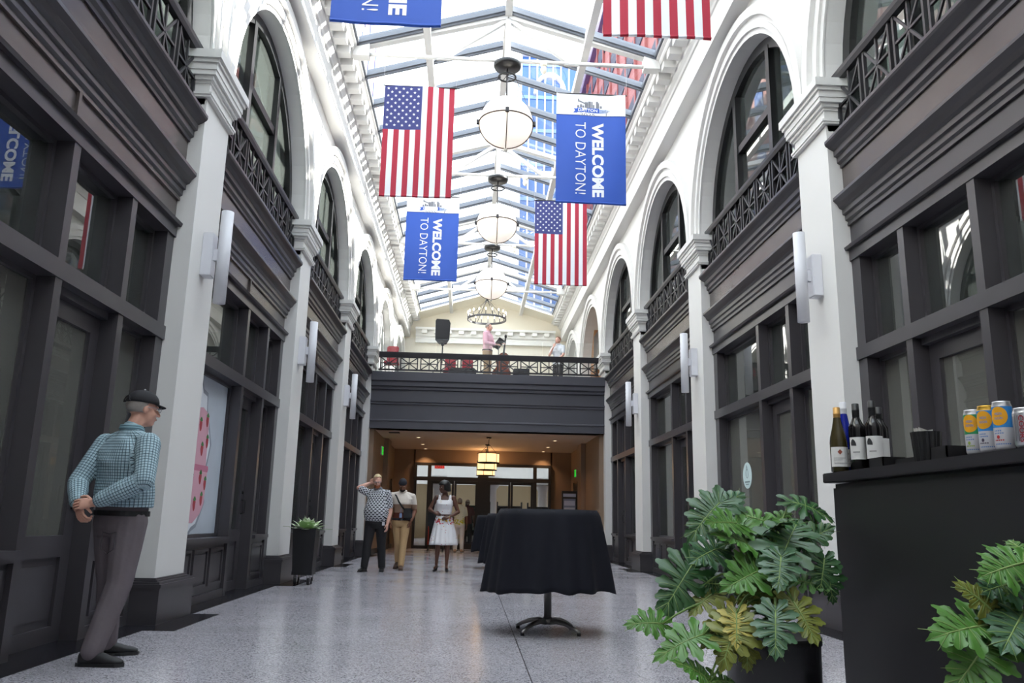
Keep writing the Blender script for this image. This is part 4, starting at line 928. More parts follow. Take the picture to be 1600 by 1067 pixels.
LEAVES1=[
((0.697, 3.75, 1.015),(0.849, 3.8, 1.104)),
((0.715, 3.7, 1.05),(0.569, 3.62, 0.942)),
((0.756, 3.6, 0.962),(0.623, 3.5, 0.975)),
((0.852, 3.75, 0.997),(0.992, 3.7, 0.961)),
((1.068, 3.75, 1.062),(1.225, 3.7, 1.037)),
((0.92, 3.5, 0.833),(1.034, 3.6, 1.01)),
((0.839, 3.6, 0.858),(0.675, 3.5, 0.945)),
((0.675, 3.6, 0.855),(0.554, 3.5, 0.826)),
((0.567, 3.65, 0.778),(0.43, 3.55, 0.625)),
((0.891, 3.45, 0.829),(0.84, 3.35, 0.731)),
((0.827, 3.5, 0.775),(0.656, 3.4, 0.724)),
((0.413, 3.55, 0.545),(0.285, 3.5, 0.566)),
((0.647, 3.6, 0.669),(0.538, 3.55, 0.616)),
((0.538, 3.4, 0.522),(0.362, 3.35, 0.489)),
((0.543, 3.35, 0.359),(0.44, 3.3, 0.452)),
((0.548, 3.35, 0.352),(0.66, 3.4, 0.37)),
((0.82, 3.35, 0.621),(0.778, 3.25, 0.495)),
((0.914, 3.4, 0.656),(0.957, 3.3, 0.536)),
((0.677, 3.4, 0.605),(0.652, 3.32, 0.511)),
((0.715, 3.4, 0.543),(0.703, 3.35, 0.415)),
((1.117, 3.55, 0.819),(1.078, 3.5, 0.709)),
((1.169, 3.65, 0.778),(1.172, 3.6, 0.657)),
((0.673, 3.45, 0.604),(0.562, 3.4, 0.504)),
((0.669, 3.38, 0.573),(0.59, 3.3, 0.449)),
((1.027, 3.6, 0.872),(1.148, 3.55, 0.954)),
((0.976, 3.75, 0.955),(1.068, 3.8, 1.024)),
((0.616, 3.6, 0.709),(0.689, 3.6, 0.703)),
((1.14, 3.7, 0.969),(1.213, 3.7, 0.9)),
((0.923, 3.75, 0.921),(0.874, 3.85, 1.009)),
((0.875, 3.6, 0.683),(0.743, 3.5, 0.659)),
]
LEAVES2=[
((0.992, 2.05, 0.892),(0.99, 2.1, 0.933)),
((0.949, 2.0, 0.876),(0.829, 1.95, 0.86)),
((0.984, 2.05, 0.832),(0.848, 2.0, 0.817)),
((0.913, 2.0, 0.783),(0.899, 2.0, 0.817)),
((0.861, 2.0, 0.756),(0.796, 1.98, 0.824)),
((0.864, 2.0, 0.731),(0.7, 1.93, 0.736)),
((0.935, 2.0, 0.76),(0.827, 1.9, 0.72)),
((0.833, 1.98, 0.699),(0.714, 1.92, 0.623)),
((0.976, 2.05, 0.709),(0.868, 2.0, 0.683)),
((0.874, 2.02, 0.757),(0.935, 2.0, 0.76)),
]
ml1 = [2,1,0,0,1,1,0,2,1,2,0,0,3,0,0,0,2,3,4,3,1,1,3,3,1,0,1,1,0,3]
philodendron('potted_philodendron', 'large philodendron with lobed leaves in a black pot left of the bar', (.90, 3.62), .195, .50, LEAVES1[:30], ml1, random.Random(4))
rsx = random.Random(21); extra = []
for i in range(11):
    a = rsx.uniform(0, 2*PI); r = rsx.uniform(.12, .26); z = rsx.uniform(.72, .95); b = Vector((.90+r*.6*math.cos(a), 3.66+r*.5*math.sin(a), z)); extra.append((tuple(b), tuple(b+Vector((.17*math.cos(a), .10*math.sin(a), rsx.uniform(-.05, .08))))))
pl = [o for o in COL.objects if o.name == 'potted_philodendron'][0]
rs4 = random.Random(9)
for b, tp in extra:
    o = obj('leaf', lobed_leaf(b, tp, (rs4.uniform(-.3, .3), -.6, .8), rs4), [lv[rs4.choice((0, 1, 1, 2, 3))], rib], pl)
    m = MB(); b_ = Vector(b); c0 = Vector((.90, 3.62, .57)); md = (c0+b_)/2+Vector((0, 0, .06)); m.tube([c0*(1-q)**2+md*2*q*(1-q)+b_*q*q for q in [i/7 for i in range(8)]], .005, 6); obj('stem', m, stemm, pl)
philodendron('potted_philodendron', 'second philodendron cut off by the right edge, in front of the bar', (1.03, 2.02), .16, .50, LEAVES2, [0,0,2,0,3,0,2,0,2,1], random.Random(14))

t = thing('square_planter', 'tall square black planter on casters with a white-green leafy plant', 'planter', (-2.79, 12.42, 0))
x0, x1, y0, y1 = -2.955, -2.625, 12.25, 12.58
m = MB()
a_ = .025; vs = [(x0+a_, y0+a_, .19), (x1-a_, y0+a_, .19), (x1-a_, y1-a_, .19), (x0+a_, y1-a_, .19), (x0, y0, .79), (x1, y0, .79), (x1, y1, .79), (x0, y1, .79), (x0+.03, y0+.03, .79), (x1-.03, y0+.03, .79), (x1-.03, y1-.03, .79), (x0+.03, y1-.03, .79), (x0+.04, y0+.04, .70), (x1-.04, y0+.04, .70), (x1-.04, y1-.04, .70), (x0+.04, y1-.04, .70)]
m.add(vs, [(3,2,1,0)]+[(i, (i+1) % 4, 4+(i+1) % 4, 4+i) for i in range(4)]+[(4+i, 4+(i+1) % 4, 8+(i+1) % 4, 8+i) for i in range(4)]+[(8+i, 8+(i+1) % 4, 12+(i+1) % 4, 12+i) for i in range(4)]+[(12,13,14,15)]); obj('pot', m, leafpot, t)
m = MB(); m.box(x0+.02, x1-.02, y0+.02, y1-.02, .14, .19); obj('dolly', m, blackm, t)
for i, (cx, cy) in enumerate(((x0+.07, y0+.07), (x1-.07, y0+.07), (x1-.07, y1-.07), (x0+.07, y1-.07))):
    m = MB(); m.tube([(cx-.018, cy, .05), (cx+.018, cy, .05)], .05, 16); w = obj('caster', m, blackm, t)
    m = MB(); m.tube([(cx-.02, cy, .05), (cx+.02, cy, .05)], .018, 10); m.box(cx-.028, cx-.022, cy-.02, cy+.02, .05, .14); m.box(cx+.022, cx+.028, cy-.02, cy+.02, .05, .14); obj('fork', m, chrome, w)
va = M('variegated_cream', (222, 230, 206), .45, noise=(30, .15)); vb = M('variegated_green', (150, 184, 122), .45, noise=(25, .2)); rs = random.Random(2)
for i in range(34):
    a = i*2.399; el = .42+1.05*(i/34); Ln = rs.uniform(.26, .34); c, s = math.cos(a), math.sin(a); h = Vector((c, s, 0)); sd = Vector((-s, c, 0)); b = Vector((-2.79, 12.42, .74))+h*.02*(34-i)/10
    vs = []; K = 7
    for j in range(K+1):
        u = j/K; p = b+(h*math.cos(el)+Vector((0, 0, math.sin(el))))*Ln*u-Vector((0, 0, 1))*Ln*.28*u*u; w = .060*math.sin(PI*min(1, u*.9+.12))**.8*(1-u**6)
        vs += [p-sd*w, p+Vector((0, 0, -.006)), p+sd*w]
    m = MB(); m.add(vs, [q for j in range(K) for q in ((3*j, 3*j+1, 3*j+4, 3*j+3), (3*j+1, 3*j+2, 3*j+5, 3*j+4))], 0, True); m.mi = [0 if (q//2) % 4 else 1 for q in range(len(m.mi))]
    obj('leaf', m, [va if i % 5 else vb, vb], t)
# ------------------------------------------------------------------ people
def remesh_part(name, mb, mats, parent, vox, smooth=4, extra=None, label=None, fac=.5, segs=None):
    me = mb.mesh('tmp', [mats[0] if isinstance(mats, list) else mats], ORG[parent.name]); o = bpy.data.objects.new('tmp', me); COL.objects.link(o)
    md = o.modifiers.new('r', 'REMESH'); md.mode = 'VOXEL'; md.voxel_size = vox
    if smooth: ms = o.modifiers.new('s', 'SMOOTH'); ms.factor = fac; ms.iterations = smooth
    bpy.context.view_layer.update()
    nm = bpy.data.meshes.new_from_object(o.evaluated_get(bpy.context.evaluated_depsgraph_get())); bpy.data.objects.remove(o)
    if extra and extra.v:
        em = extra.mesh('tmp2', [], ORG[parent.name]); bm = bmesh.new(); bm.from_mesh(nm); bm.from_mesh(em); bm.to_mesh(nm); bm.free()
    if segs:      # cloth coordinates (around, along) of the nearest sleeve or body section, for woven patterns
        og = Vector(ORG[parent.name]); at = nm.attributes.new('weave', 'FLOAT_VECTOR', 'POINT'); S = []
        for p0, p1, ref, rad in segs:
            p0, p1 = Vector(p0)-og, Vector(p1)-og; d = p1-p0; l = d.length; d.normalize(); e1 = Vector(ref); e1 = (e1-d*e1.dot(d)).normalized(); S.append((p0, d, l, e1, d.cross(e1), rad))
        dat = []
        for v in nm.vertices:
            best = None
            for p0, d, l, e1, e2, rad in S:
                q = v.co-p0; tt = q.dot(d); tc_ = max(0, min(l, tt)); ds = (q-d*tc_).length-rad
                if best is None or ds < best[0]: best = (ds, math.atan2(q.dot(e2), q.dot(e1))*rad, tt)
            dat += [best[1], best[2], 0]
        at.data.foreach_set('vector', dat)
    nm.name = name; nm.materials.clear()
    for q in (mats if isinstance(mats, list) else [mats]): nm.materials.append(q)
    nm.polygons.foreach_set('use_smooth', [True]*len(nm.polygons))
    r = bpy.data.objects.new(name, nm); COL.objects.link(r); r.parent = parent; ORG[r.name] = ORG[parent.name]
    if label: r['label'] = label
    return r
def basis(f, up=(0, 0, 1)):
    f = Vector(f).normalized(); r = f.cross(Vector(up)).normalized(); u = r.cross(f); return Matrix((r, f, u)).transposed()   # columns right, forward, up
def head_geo(mb, c, f, s=1.0, ears=True):
    B = basis(f); c = Vector(c); L = lambda x, y, z: c+B@(Vector((x, y, z))*s)
    E = lambda p, r: mb.ell(L(*p), [q*s for q in r], B, 16, 10)
    E((0, -.012, .028), (.074, .093, .088)); E((0, .022, -.035), (.058, .068, .078)); E((0, .05, -.082), (.032, .034, .026))
    E((0, .075, .022), (.052, .018, .012)); E((.033, .058, -.028), (.026, .022, .024)); E((-.033, .058, -.028), (.026, .022, .024))
    mb.limb([L(0, .084, .012), L(0, .100, -.012), L(0, .108, -.026)], [.008*s, .010*s, .013*s], 8)
    E((0, .083, -.052), (.024, .012, .006)); E((0, .080, -.062), (.021, .012, .007))
    if ears:
        for q in (-1, 1): E((q*.074, -.012, -.008), (.010, .018, .030))
    return L, B
def face_parts(t, L, B, s, eyec=(60, 42, 34), lipc=(150, 90, 84), glasses=None):
    ew = M('eye_white', (225, 222, 216), .3); ed = M('eye_%d' % sum(eyec), eyec, .3); lp = M('lip_%d' % sum(lipc), lipc, .5)
    for q in (-1, 1):
        m = MB(); m.ell(L(q*.031, .078, .008), (.0125*s, .007*s, .006*s), B, 10, 6, 0); m.ell(L(q*.031, .0835, .008), (.005*s, .003*s, .005*s), B, 8, 6, 1); obj('eye', m, [ew, ed], t)
    m = MB(); m.ell(L(0, .0925, -.057), (.020*s, .004*s, .0045*s), B, 10, 6); obj('mouth', m, lp, t)
    if glasses:
        m = MB()
        for q in (-1, 1):
            m.tube([L(q*.033+.021*math.cos(a), .098, .008+.016*math.sin(a)) for a in [2*PI*i/16 for i in range(16)]], .0022*s, 5, closed=True); m.tube([L(q*.054, .097, .012), L(q*.078, .02, .012), L(q*.080, -.02, .002)], .002*s, 5)
        m.tube([L(-.012, .099, .012), L(.012, .099, .012)], .002*s, 5); obj('glasses', m, M('glasses_frame', glasses, .3, .5), t)
def hand(palm, fing, wrist, d, n, th, curl=.5, s=1.0, spread=.10):
    """palm goes to the body mesh, fingers stay separate islands rooted in it; d along the hand, n out of the back of the hand, th towards the thumb"""
    w = Vector(wrist); d = Vector(d).normalized(); n = Vector(n); n = (n-d*n.dot(d)).normalized(); th0 = Vector(th); la = n.cross(d); la = la if la.dot(th0) > 0 else -la
    palm.loft([(w, .024*s, .018*s, la, n), (w+d*.03*s, .034*s, .016*s, la, n), (w+d*.065*s, .041*s, .015*s, la, n), (w+d*.092*s, .039*s, .012*s, la, n)], 12)
    for i, (off, ln, r) in enumerate(((.028, .070, .0088), (.0095, .078, .0092), (-.0095, .073, .0088), (-.027, .056, .0078))):
        p = w+d*.080*s+la*off*s; dd = (d+la*off*spread*18*s*.15).normalized(); pts = [p]; ang = 0
        for j, f in enumerate((.22, .42, .32, .26)):
            p = p+(dd*math.cos(ang)-n*math.sin(ang))*ln*f*s; pts.append(p); ang += curl*(.9 if j else .6)
        fing.limb(pts, [r*s, r*s*1.02, r*s*.96, r*s*.88, r*s*.74], 8)
    p = w+d*.028*s+la*.026*s; dd = (d*.62+la*.72-n*.25).normalized(); pts = [p, p+dd*.034*s]
    dd2 = (d*.88+la*.25-n*.38*max(.4, curl)).normalized(); pts += [pts[-1]+dd2*.030*s, pts[-1]+dd2*.030*s+(d*.9-n*.45).normalized()*.024*s]
    fing.limb(pts, [.0125*s, .0108*s, .0098*s, .008*s], 8)
def torso_secs(J, F, inf=0, belly=0, chest=0, hipw=0, z0=-.09, z1=1.0, fem=False, tw=0):
    sm = (Vector(J['sL'])+Vector(J['sR']))/2; hm = (Vector(J['hL'])+Vector(J['hR']))/2; la = (Vector(J['sR'])-Vector(J['sL'])); sw = la.length/2; la.normalize(); F = Vector(F); F = (F-la*F.dot(la)).normalized()
    nk = Vector(J['neck']); ax = sm-hm
    tab = [(-.20, .150+hipw, .105), (-.10, .170+hipw, .122), (.03, .172+hipw, .122), (.18, .158+belly*.7, .112+belly*.8), (.36, .150+belly, .108+belly), (.55, .158+belly*.5, .112+belly*.5+chest*.3), (.74, .172, .122+chest), (.90, sw*.93+.012, .108+chest*.4), (1.0, sw*.84, .086), (1.08, sw*.5, .066)]
    if fem: tab = [(-.20, .160+hipw, .118), (-.10, .178+hipw, .130), (.03, .172+hipw, .122), (.18, .145, .105), (.36, .128, .096), (.55, .138, .104), (.74, .150, .122+chest), (.90, sw*.9+.008, .100), (1.0, sw*.8, .078), (1.08, sw*.46, .060)]
    out = []
    for q, a, b in tab:
        if q < z0 or q > z1+.09: continue
        c = hm+ax*q+F*(belly*.35 if .1 < q < .6 else 0); out.append((c, a+inf+(tw if .1 < q < .95 else 0), b+inf, la, F))
    return out
def build_person(name, label, base, J, F, HF, skin, hs=1.0, **o):
    t = thing(name, label, 'person', base); g = o.get
    B = MB(); fx = MB()
    secs = torso_secs(J, F, -.012, g('belly', 0), g('chest', 0), g('hipw', 0), -.2, 1.0, g('fem', False)); B.loft(secs)
    sm = (Vector(J['sL'])+Vector(J['sR']))/2; nk = Vector(J['neck']); hc = Vector(J['head']); hf = Vector(HF).normalized()
    B.limb([sm*.55+nk*.45, nk, hc-hf*.015+Vector((0, 0, -.05))], [.062*hs, .056*hs, .054*hs])
    L, HB = head_geo(B, hc, hf, hs, g('ears', True)); aw = g('arm', 1.0); lw = g('leg', 1.0)
    for q in 'LR':
        B.limb([J['s'+q], (Vector(J['s'+q])+Vector(J['e'+q]))/2, J['e'+q]], [.054*aw, .047*aw, .040*aw]); B.limb([J['e'+q], Vector(J['e'+q])*.6+Vector(J['w'+q])*.4, J['w'+q]], [.040*aw, .038*aw, .026*aw])
        d, n, th, cu = J['hand'+q]; hand(B, fx, J['w'+q], d, n, th, cu, g('handscale', 1.0))
        B.limb([J['h'+q], (Vector(J['h'+q])+Vector(J['k'+q]))/2, J['k'+q]], [.082*lw, .072*lw, .054*lw]); k_, a_ = Vector(J['k'+q]), Vector(J['a'+q])
        B.limb([k_, k_*.65+a_*.35, k_*.2+a_*.8, a_], [.053*lw, .052*lw, .036*lw, .034*lw]); td = Vector(J['t'+q]); td.normalize(); B.limb([a_+Vector((0, 0, -.03)), a_+td*.06+Vector((0, 0, -.05)), a_+td*.13+Vector((0, 0, -.062))], [.030, .028, .022])
    remesh_part('body', B, skin, t, g('vox', .010), 3, fx)
    face_parts(t, L, HB, hs, g('eyec', (60, 42, 34)), g('lipc', (150, 90, 84)), g('glasses'))
    # clothes
    if g('shirt'):
        m = MB(); m.loft(torso_secs(J, F, .012, g('belly', 0), g('chest', 0), g('hipw', 0), g('hem', -.12), 1.0, g('fem', False), g('tw', 0)))
        for q in 'LR':
            s_, e_, w_ = Vector(J['s'+q]), Vector(J['e'+q]), Vector(J['w'+q]); sl = g('sleeve', 'short')
            if sl == 'short': m.limb([s_, s_*.65+e_*.35, s_*.28+e_*.72], [.060*aw, .060*aw, .058*aw])
            elif sl == 'long':
                m.limb([s_, (s_+e_)/2, e_], [.072*aw, .066*aw, .060*aw]); m.limb([e_, e_*.55+w_*.45, e_*.12+w_*.88], [.060*aw, .058*aw, .044*aw])
                for f_ in (.35, .62, .80): p = e_*(1-f_)+w_*f_; d_ = (w_-e_).normalized(); m.limb([p-d_*.012, p+d_*.012], [.058*aw-.012*f_, .058*aw-.012*f_])
        m.limb([sm*.9+nk*.1, nk+Vector((0, 0, .0))], [.080*hs, .068*hs])
        for q in 'LR': m.limb([nk-Vector((0, 0, .045)), Vector(J['s'+q])*.55+nk*.45-Vector((0, 0, .02)), Vector(J['s'+q])+Vector((0, 0, -.004))], [.066*hs, .062*hs, .058*hs])
        hm_ = (Vector(J['hL'])+Vector(J['hR']))/2; Fv = Vector(F); sg_ = [(hm_, sm, Fv, .15)]
        for q in 'LR': sg_ += [(J['s'+q], J['e'+q], Fv, .065), (J['e'+q], J['w'+q], Fv, .055)]
        r_ = remesh_part('shirt', m, g('shirt'), t, g('vox', .010), 4, segs=sg_)
        m = MB(); u = (hc-nk).normalized(); fr = Vector(F).normalized()
        for a0, a1, rr in ((0, 0, 0),):
            ring = []; la = (Vector(J['sR'])-Vector(J['sL'])).normalized()
            for i in range(20): a = 2*PI*i/20; ring.append(nk+la*.070*hs*math.cos(a)+fr*.066*hs*math.sin(a)+Vector((0, 0, .008-.022*max(0, math.sin(a)))))
            m.tube(ring, .014, 6, closed=True)
            m.tube([p+Vector((0, 0, .016)) for p in ring], .010, 6, closed=True)
        obj('collar', m, g('collar', g('shirt')), t)
    if g('pants'):
        m = MB(); m.loft(torso_secs(J, F, .010, g('belly', 0)*.6, 0, g('hipw', 0), -.20, g('waist', .10)))
        for q in 'LR':
            h_, k_, a_ = Vector(J['h'+q]), Vector(J['k'+q]), Vector(J['a'+q]); pw = g('pw', 1.0)
            m.limb([h_, h_*.5+k_*.5, k_], [.102*lw*pw, .090*lw*pw, .074*lw*pw]); m.limb([k_, k_*.55+a_*.45, a_+Vector((0, 0, .005))], [.074*lw*pw, .070*lw*pw, .062*pw])
            for f_ in (.55, .72, .86): p = k_*(1-f_)+a_*f_; d_ = (a_-k_).normalized(); m.limb([p-d_*.014, p+d_*.014], [(.073-.012*f_)*pw, (.073-.012*f_)*pw])
        remesh_part('trousers', m, g('pants'), t, g('vox', .010), 4)
        sc = torso_secs(J, F, .020, g('belly', 0)*.6, 0, g('hipw', 0), -.2, .4); hm = (Vector(J['hL'])+Vector(J['hR']))/2; ax = sm-hm; bz = g('waist', .10)
        i0 = [i for i in range(len(sc)-1) if (sc[i][0]-hm).dot(ax)/ax.length_squared <= bz][-1]; c0, a0, b0, la, ff = sc[i0]; c1, a1, b1 = sc[i0+1][:3]; f_ = max(0, min(1, (bz-(c0-hm).dot(ax)/ax.length_squared)/max(1e-6, (c1-c0).dot(ax)/ax.length_squared)))
        cc, aa, bb = c0.lerp(c1, f_), a0+(a1-a0)*f_, b0+(b1-b0)*f_
        if g('belt'):
            m = MB(); n = 28; vs = []
            for dz, e_ in ((-.018, .0), (-.016, .004), (.016, .004), (.018, 0)):
                for i in range(n):
                    a = 2*PI*i/n; ct, st = math.cos(a), math.sin(a); ct = math.copysign(abs(ct)**.85, ct); st = math.copysign(abs(st)**.85, st); vs.append(cc+la*(aa+e_)*ct+ff*(bb+e_)*st+Vector((0, 0, dz)))
            m.add(vs, [(j*n+i, j*n+(i+1) % n, (j+1) % 4*n+(i+1) % n, (j+1) % 4*n+i) for j in range(4) for i in range(n)]); obj('belt', m, g('belt'), t)
            m = MB(); p = cc+ff*(bb+.012); m.tube([p+la*.022+Vector((0,0,.016)), p-la*.022+Vector((0,0,.016)), p-la*.022-Vector((0,0,.016)), p+la*.022-Vector((0,0,.016))], .004, 5, closed=True); obj('buckle', m, chrome, t)
    if g('shoes'):
        for q in 'LR':
            a_ = Vector(J['a'+q]); td = Vector(J['t'+q]); td.z = 0; td.normalize(); la = Vector((-td.y, td.x, 0)); z_ = g('floorz', 0); a_ = Vector((a_.x, a_.y, z_)); up = Vector((0, 0, 1)); lift = Vector((0, 0, J.get('lift'+q, 0)))
            m = MB(); m.loft([(a_-td*.075+up*.045+lift, .030, .036, la, up), (a_-td*.055+up*.052+lift, .037, .046, la, up), (a_+up*.058+lift, .040, .052, la, up), (a_+td*.06+up*.046+lift, .043, .040, la, up), (a_+td*.12+up*.034+lift*.6, .048, .030, la, up), (a_+td*.175+up*.028+lift*.3, .040, .024, la, up), (a_+td*.205+up*.024+lift*.2, .020, .014, la, up)], 16)
            m.limb([a_+up*.06+lift, a_+up*.10+lift], [.044, .044]); sh = remesh_part('shoe', m, g('shoes'), t, .009, 3)
            m = MB(); pl = [(-.085, .026), (-.06, .038), (0, .042), (.06, .044), (.12, .050), (.17, .045), (.205, .030), (.215, 0)]
            poly = [(u, w) for u, w in pl]+[(u, -w) for u, w in pl[::-1][1:]]
            m.prism(poly, lambda u, w: a_+td*u+la*w+lift*(1-max(0, u)/.25), lambda u, w: a_+td*u+la*w+up*g('sole', .022)+lift*(1-max(0, u)/.25)); obj('sole', m, g('solem', blackm), sh)
    return t, L, HB
def hair_cap(t, L, HB, s, mat, lo=-.1, r=(.080, .100, .094), c=(0, -.016, .032), cut=None, name='hair', tilt=0):
    m = MB(); n, k = 24, 12; vs = []
    for i in range(k+1):
        a = lo*PI/2+(PI/2-lo*PI/2)*i/k
        for j in range(n):
            th = 2*PI*j/n; y = math.sin(th); low = a
            if cut is not None and i < k: # raise the front hairline
                low = a if y < .1 else max(a, (cut*PI/2)*min(1, (y-.1)/.5))
            wob = 1+.02*math.sin(7*th+3*i)
            vs.append(L(c[0]+r[0]*math.cos(low)*math.cos(th)*wob, c[1]+r[1]*math.cos(low)*math.sin(th)*wob, c[2]+r[2]*math.sin(low)*wob))
    m.add(vs, [(i*n+j, i*n+(j+1) % n, (i+1)*n+(j+1) % n, (i+1)*n+j) for i in range(k) for j in range(n)]+[tuple(range(n))[::-1], tuple(k*n+j for j in range(n))], 0, True)
    return obj(name, m, mat, t)
def patmat(name, fn, rough=.8, bump=None, weave=False):
    m = bpy.data.materials.new(name); m.use_nodes = True; nt = m.node_tree; b = nt.nodes['Principled BSDF']; b.inputs['Roughness'].default_value = rough; b.inputs['Specular IOR Level'].default_value = .2
    tc = nt.nodes.new('ShaderNodeTexCoord'); sp = nt.nodes.new('ShaderNodeSeparateXYZ')
    wv = nt.nodes.new('ShaderNodeAttribute'); wv.attribute_name = 'weave'
    nt.links.new(wv.outputs['Vector'] if weave else tc.outputs['Object'], sp.inputs[0])
    def mth(op, a, c=None):
        q = nt.nodes.new('ShaderNodeMath'); q.operation = op
        for i, v in enumerate((a, c)):
            if v is None: continue
            if isinstance(v, (int, float)): q.inputs[i].default_value = v
            else: nt.links.new(v, q.inputs[i])
        return q.outputs[0]
    def mix(f, a, c):
        q = nt.nodes.new('ShaderNodeMix'); q.data_type = 'RGBA'
        for i, v in ((0, f), (6, a), (7, c)):
            if isinstance(v, tuple): q.inputs[i].default_value = lin(v)+(1,)
            else: nt.links.new(v, q.inputs[i])
        return q.outputs[2]
    col = fn(nt, tc.outputs['Object'], sp.outputs, mth, mix); nt.links.new(col, b.inputs['Base Color'])
    if bump:
        n2 = nt.nodes.new('ShaderNodeTexNoise'); n2.inputs['Scale'].default_value = bump[0]; bp = nt.nodes.new('ShaderNodeBump'); bp.inputs['Strength'].default_value = bump[1]; bp.inputs['Distance'].default_value = .03
        nt.links.new(tc.outputs['Object'], n2.inputs['Vector']); nt.links.new(n2.outputs['Fac'], bp.inputs['Height']); nt.links.new(bp.outputs[0], b.inputs['Normal'])
    return m
def plaid(nt, co, s, mth, mix):
    def line(x, p, w, off=0): return mth('LESS_THAN', mth('FRACT', mth('ADD', mth('DIVIDE', x, p), 10+off)), w)
    c = mix(mth('MULTIPLY', line(s[0], .019, .5, .3), .5), (176, 198, 206), (142, 172, 184)); c = mix(mth('MULTIPLY', line(s[1], .019, .5, .3), .5), c, (136, 166, 178))
    c = mix(mth('MULTIPLY', line(s[0], .019, .2), .85), c, (44, 58, 68)); return mix(mth('MULTIPLY', line(s[1], .019, .2), .85), c, (44, 58, 68))
def geo(nt, co, s, mth, mix):
    a = mth('SINE', mth('MULTIPLY', s[0], 120)); b = mth('SINE', mth('MULTIPLY', s[1], 95)); c = mth('SINE', mth('MULTIPLY', s[1], 190))
    v = mth('ADD', mth('MULTIPLY', a, b), mth('MULTIPLY', c, .5)); return mix(mth('GREATER_THAN', v, .05), (206, 208, 214), (44, 46, 54))
def polo(nt, co, s, mth, mix):
    c = mix(mth('LESS_THAN', s[2], 1.235), (222, 212, 202), (150, 122, 104)); return mix(mth('LESS_THAN', s[2], 1.075), c, (96, 50, 38))
def flowers(z0, z1, base, c1, c2, sc):
    def f(nt, co, s, mth, mix):
        v = nt.nodes.new('ShaderNodeTexVoronoi'); v.inputs['Scale'].default_value = sc; nt.links.new(co, v.inputs['Vector']); sep = nt.nodes.new('ShaderNodeSeparateColor'); nt.links.new(v.outputs['Color'], sep.inputs[0])
        band = mth('SUBTRACT', 1, mth('MULTIPLY', mth('ABSOLUTE', mth('SUBTRACT', s[2], (z0+z1)/2)), 2/(z1-z0))); thr = mth('ADD', .20, mth('MULTIPLY', mth('MAXIMUM', band, 0), .4))
        inside = mth('LESS_THAN', v.outputs['Distance'], thr); keep = mth('LESS_THAN', sep.outputs[0], mth('ADD', .35, mth('MULTIPLY', mth('MAXIMUM', band, 0), .6)))
        return mix(mth('MULTIPLY', inside, keep), base, mix(mth('GREATER_THAN', sep.outputs[1], .55), c1, c2))
    return f
skl = M('skin_light', (206, 156, 136), .5, noise=(9, .05)); skm = M('skin_brown', (128, 84, 62), .5, noise=(9, .05)); skd = M('skin_dark', (92, 58, 44), .45, noise=(9, .05)); skp = M('skin_pink', (214, 164, 146), .5)
V = Vector
# --- man in the cap, seen from behind
J = dict(sL=(-2.955,5.85,1.415), sR=(-2.590,5.650,1.41), neck=(-2.760,5.775,1.515), head=(-2.715,5.815,1.664), eL=(-3.05,5.72,1.15), eR=(-2.545,5.535,1.165), wL=(-2.965,5.565,1.005), wR=(-2.842,5.525,1.015),
         handL=((.45,-.25,-.85), (-.5,-.8,-.1), (.8,-.2,.4), 1.0), handR=((-.9,-.1,-.12), (.1,-.9,.35), (0,-.2,.9), .8),
         hL=(-2.85,5.83,.90), hR=(-2.685,5.735,.90), kL=(-2.85,5.93,.49), kR=(-2.70,5.72,.50), aL=(-2.865,6.03,.09), aR=(-2.785,5.63,.09), tL=(.85,.35,0), tR=(.97,-.05,0))
grey = M('grey_chino', (108, 100, 104), .85, spec=.2, noise=(5, .10), bump=(7, .55)); capm = M('cap_black', (26, 25, 30), .8); hg = M('hair_grey', (150, 142, 136), .8, noise=(40, .2))
pm = patmat('teal_check_shirt', plaid, .85, (9, .7), True)
t, L, HB = build_person('person', 'man in a black cap and teal checked shirt, hands clasped behind his back', (-2.76, 5.78, 0), J, (.48,.87,0), (.74,.66,-.06), skl, 1.05, collar=M('collar_teal', (120, 152, 162), .85), vox=.0075, shirt=pm, sleeve='long', hem=.10, tw=.022, belly=.035, chest=.015, arm=1.12, pants=grey, pw=1.12, waist=.10, belt=blackm, shoes=M('shoe_black', (22, 21, 24), .6), glasses=(150, 150, 156), eyec=(90, 100, 110), handscale=1.02)
hair_cap(t, L, HB, 1.05, hg, lo=-.42, r=(.080, .098, .088), c=(0, -.018, .026), cut=.5)
m = MB(); n, k = 28, 10; vs = []
for i in range(k+1):
    a = .02+(PI/2-.02)*i/k
    for j in range(n): th = 2*PI*j/n; vs.append(L(.086*math.cos(a)*math.cos(th), -.012+.108*math.cos(a)*math.sin(th), .034+.094*math.sin(a)**.85))
m.add(vs, [(i*n+j, i*n+(j+1) % n, (i+1)*n+(j+1) % n, (i+1)*n+j) for i in range(k) for j in range(n)]+[tuple(range(n))[::-1], tuple(k*n+j for j in range(n))], 0, True); cp = obj('cap', m, capm, t)
m = MB(); top = []; bot = []
for i in range(13):
    a = PI*i/12; top.append(L(.078*math.cos(a),   .07+.070*math.sin(a)**.8, .045-.020*math.sin(a)-.014*math.cos(a)**2)); bot.append(L(.080*math.cos(a), .05, .040-.014*math.cos(a)**2))
vs = top+bot; up_ = HB@V((0, 0, .005)); vs2 = [v+up_ for v in vs]; m.add(vs+vs2, [(i, i+1, 14+i, 13+i) for i in range(12)]+[(26+i, 39+i, 40+i, 27+i) for i in range(12)]+[(i, 26+i, 27+i, i+1) for i in range(12)]); obj('brim', m, capm, cp)
m = MB(); m.ell(L(0, -.012, .132), (.008, .008, .005), HB, 8, 5); obj('button', m, fixture, cp)
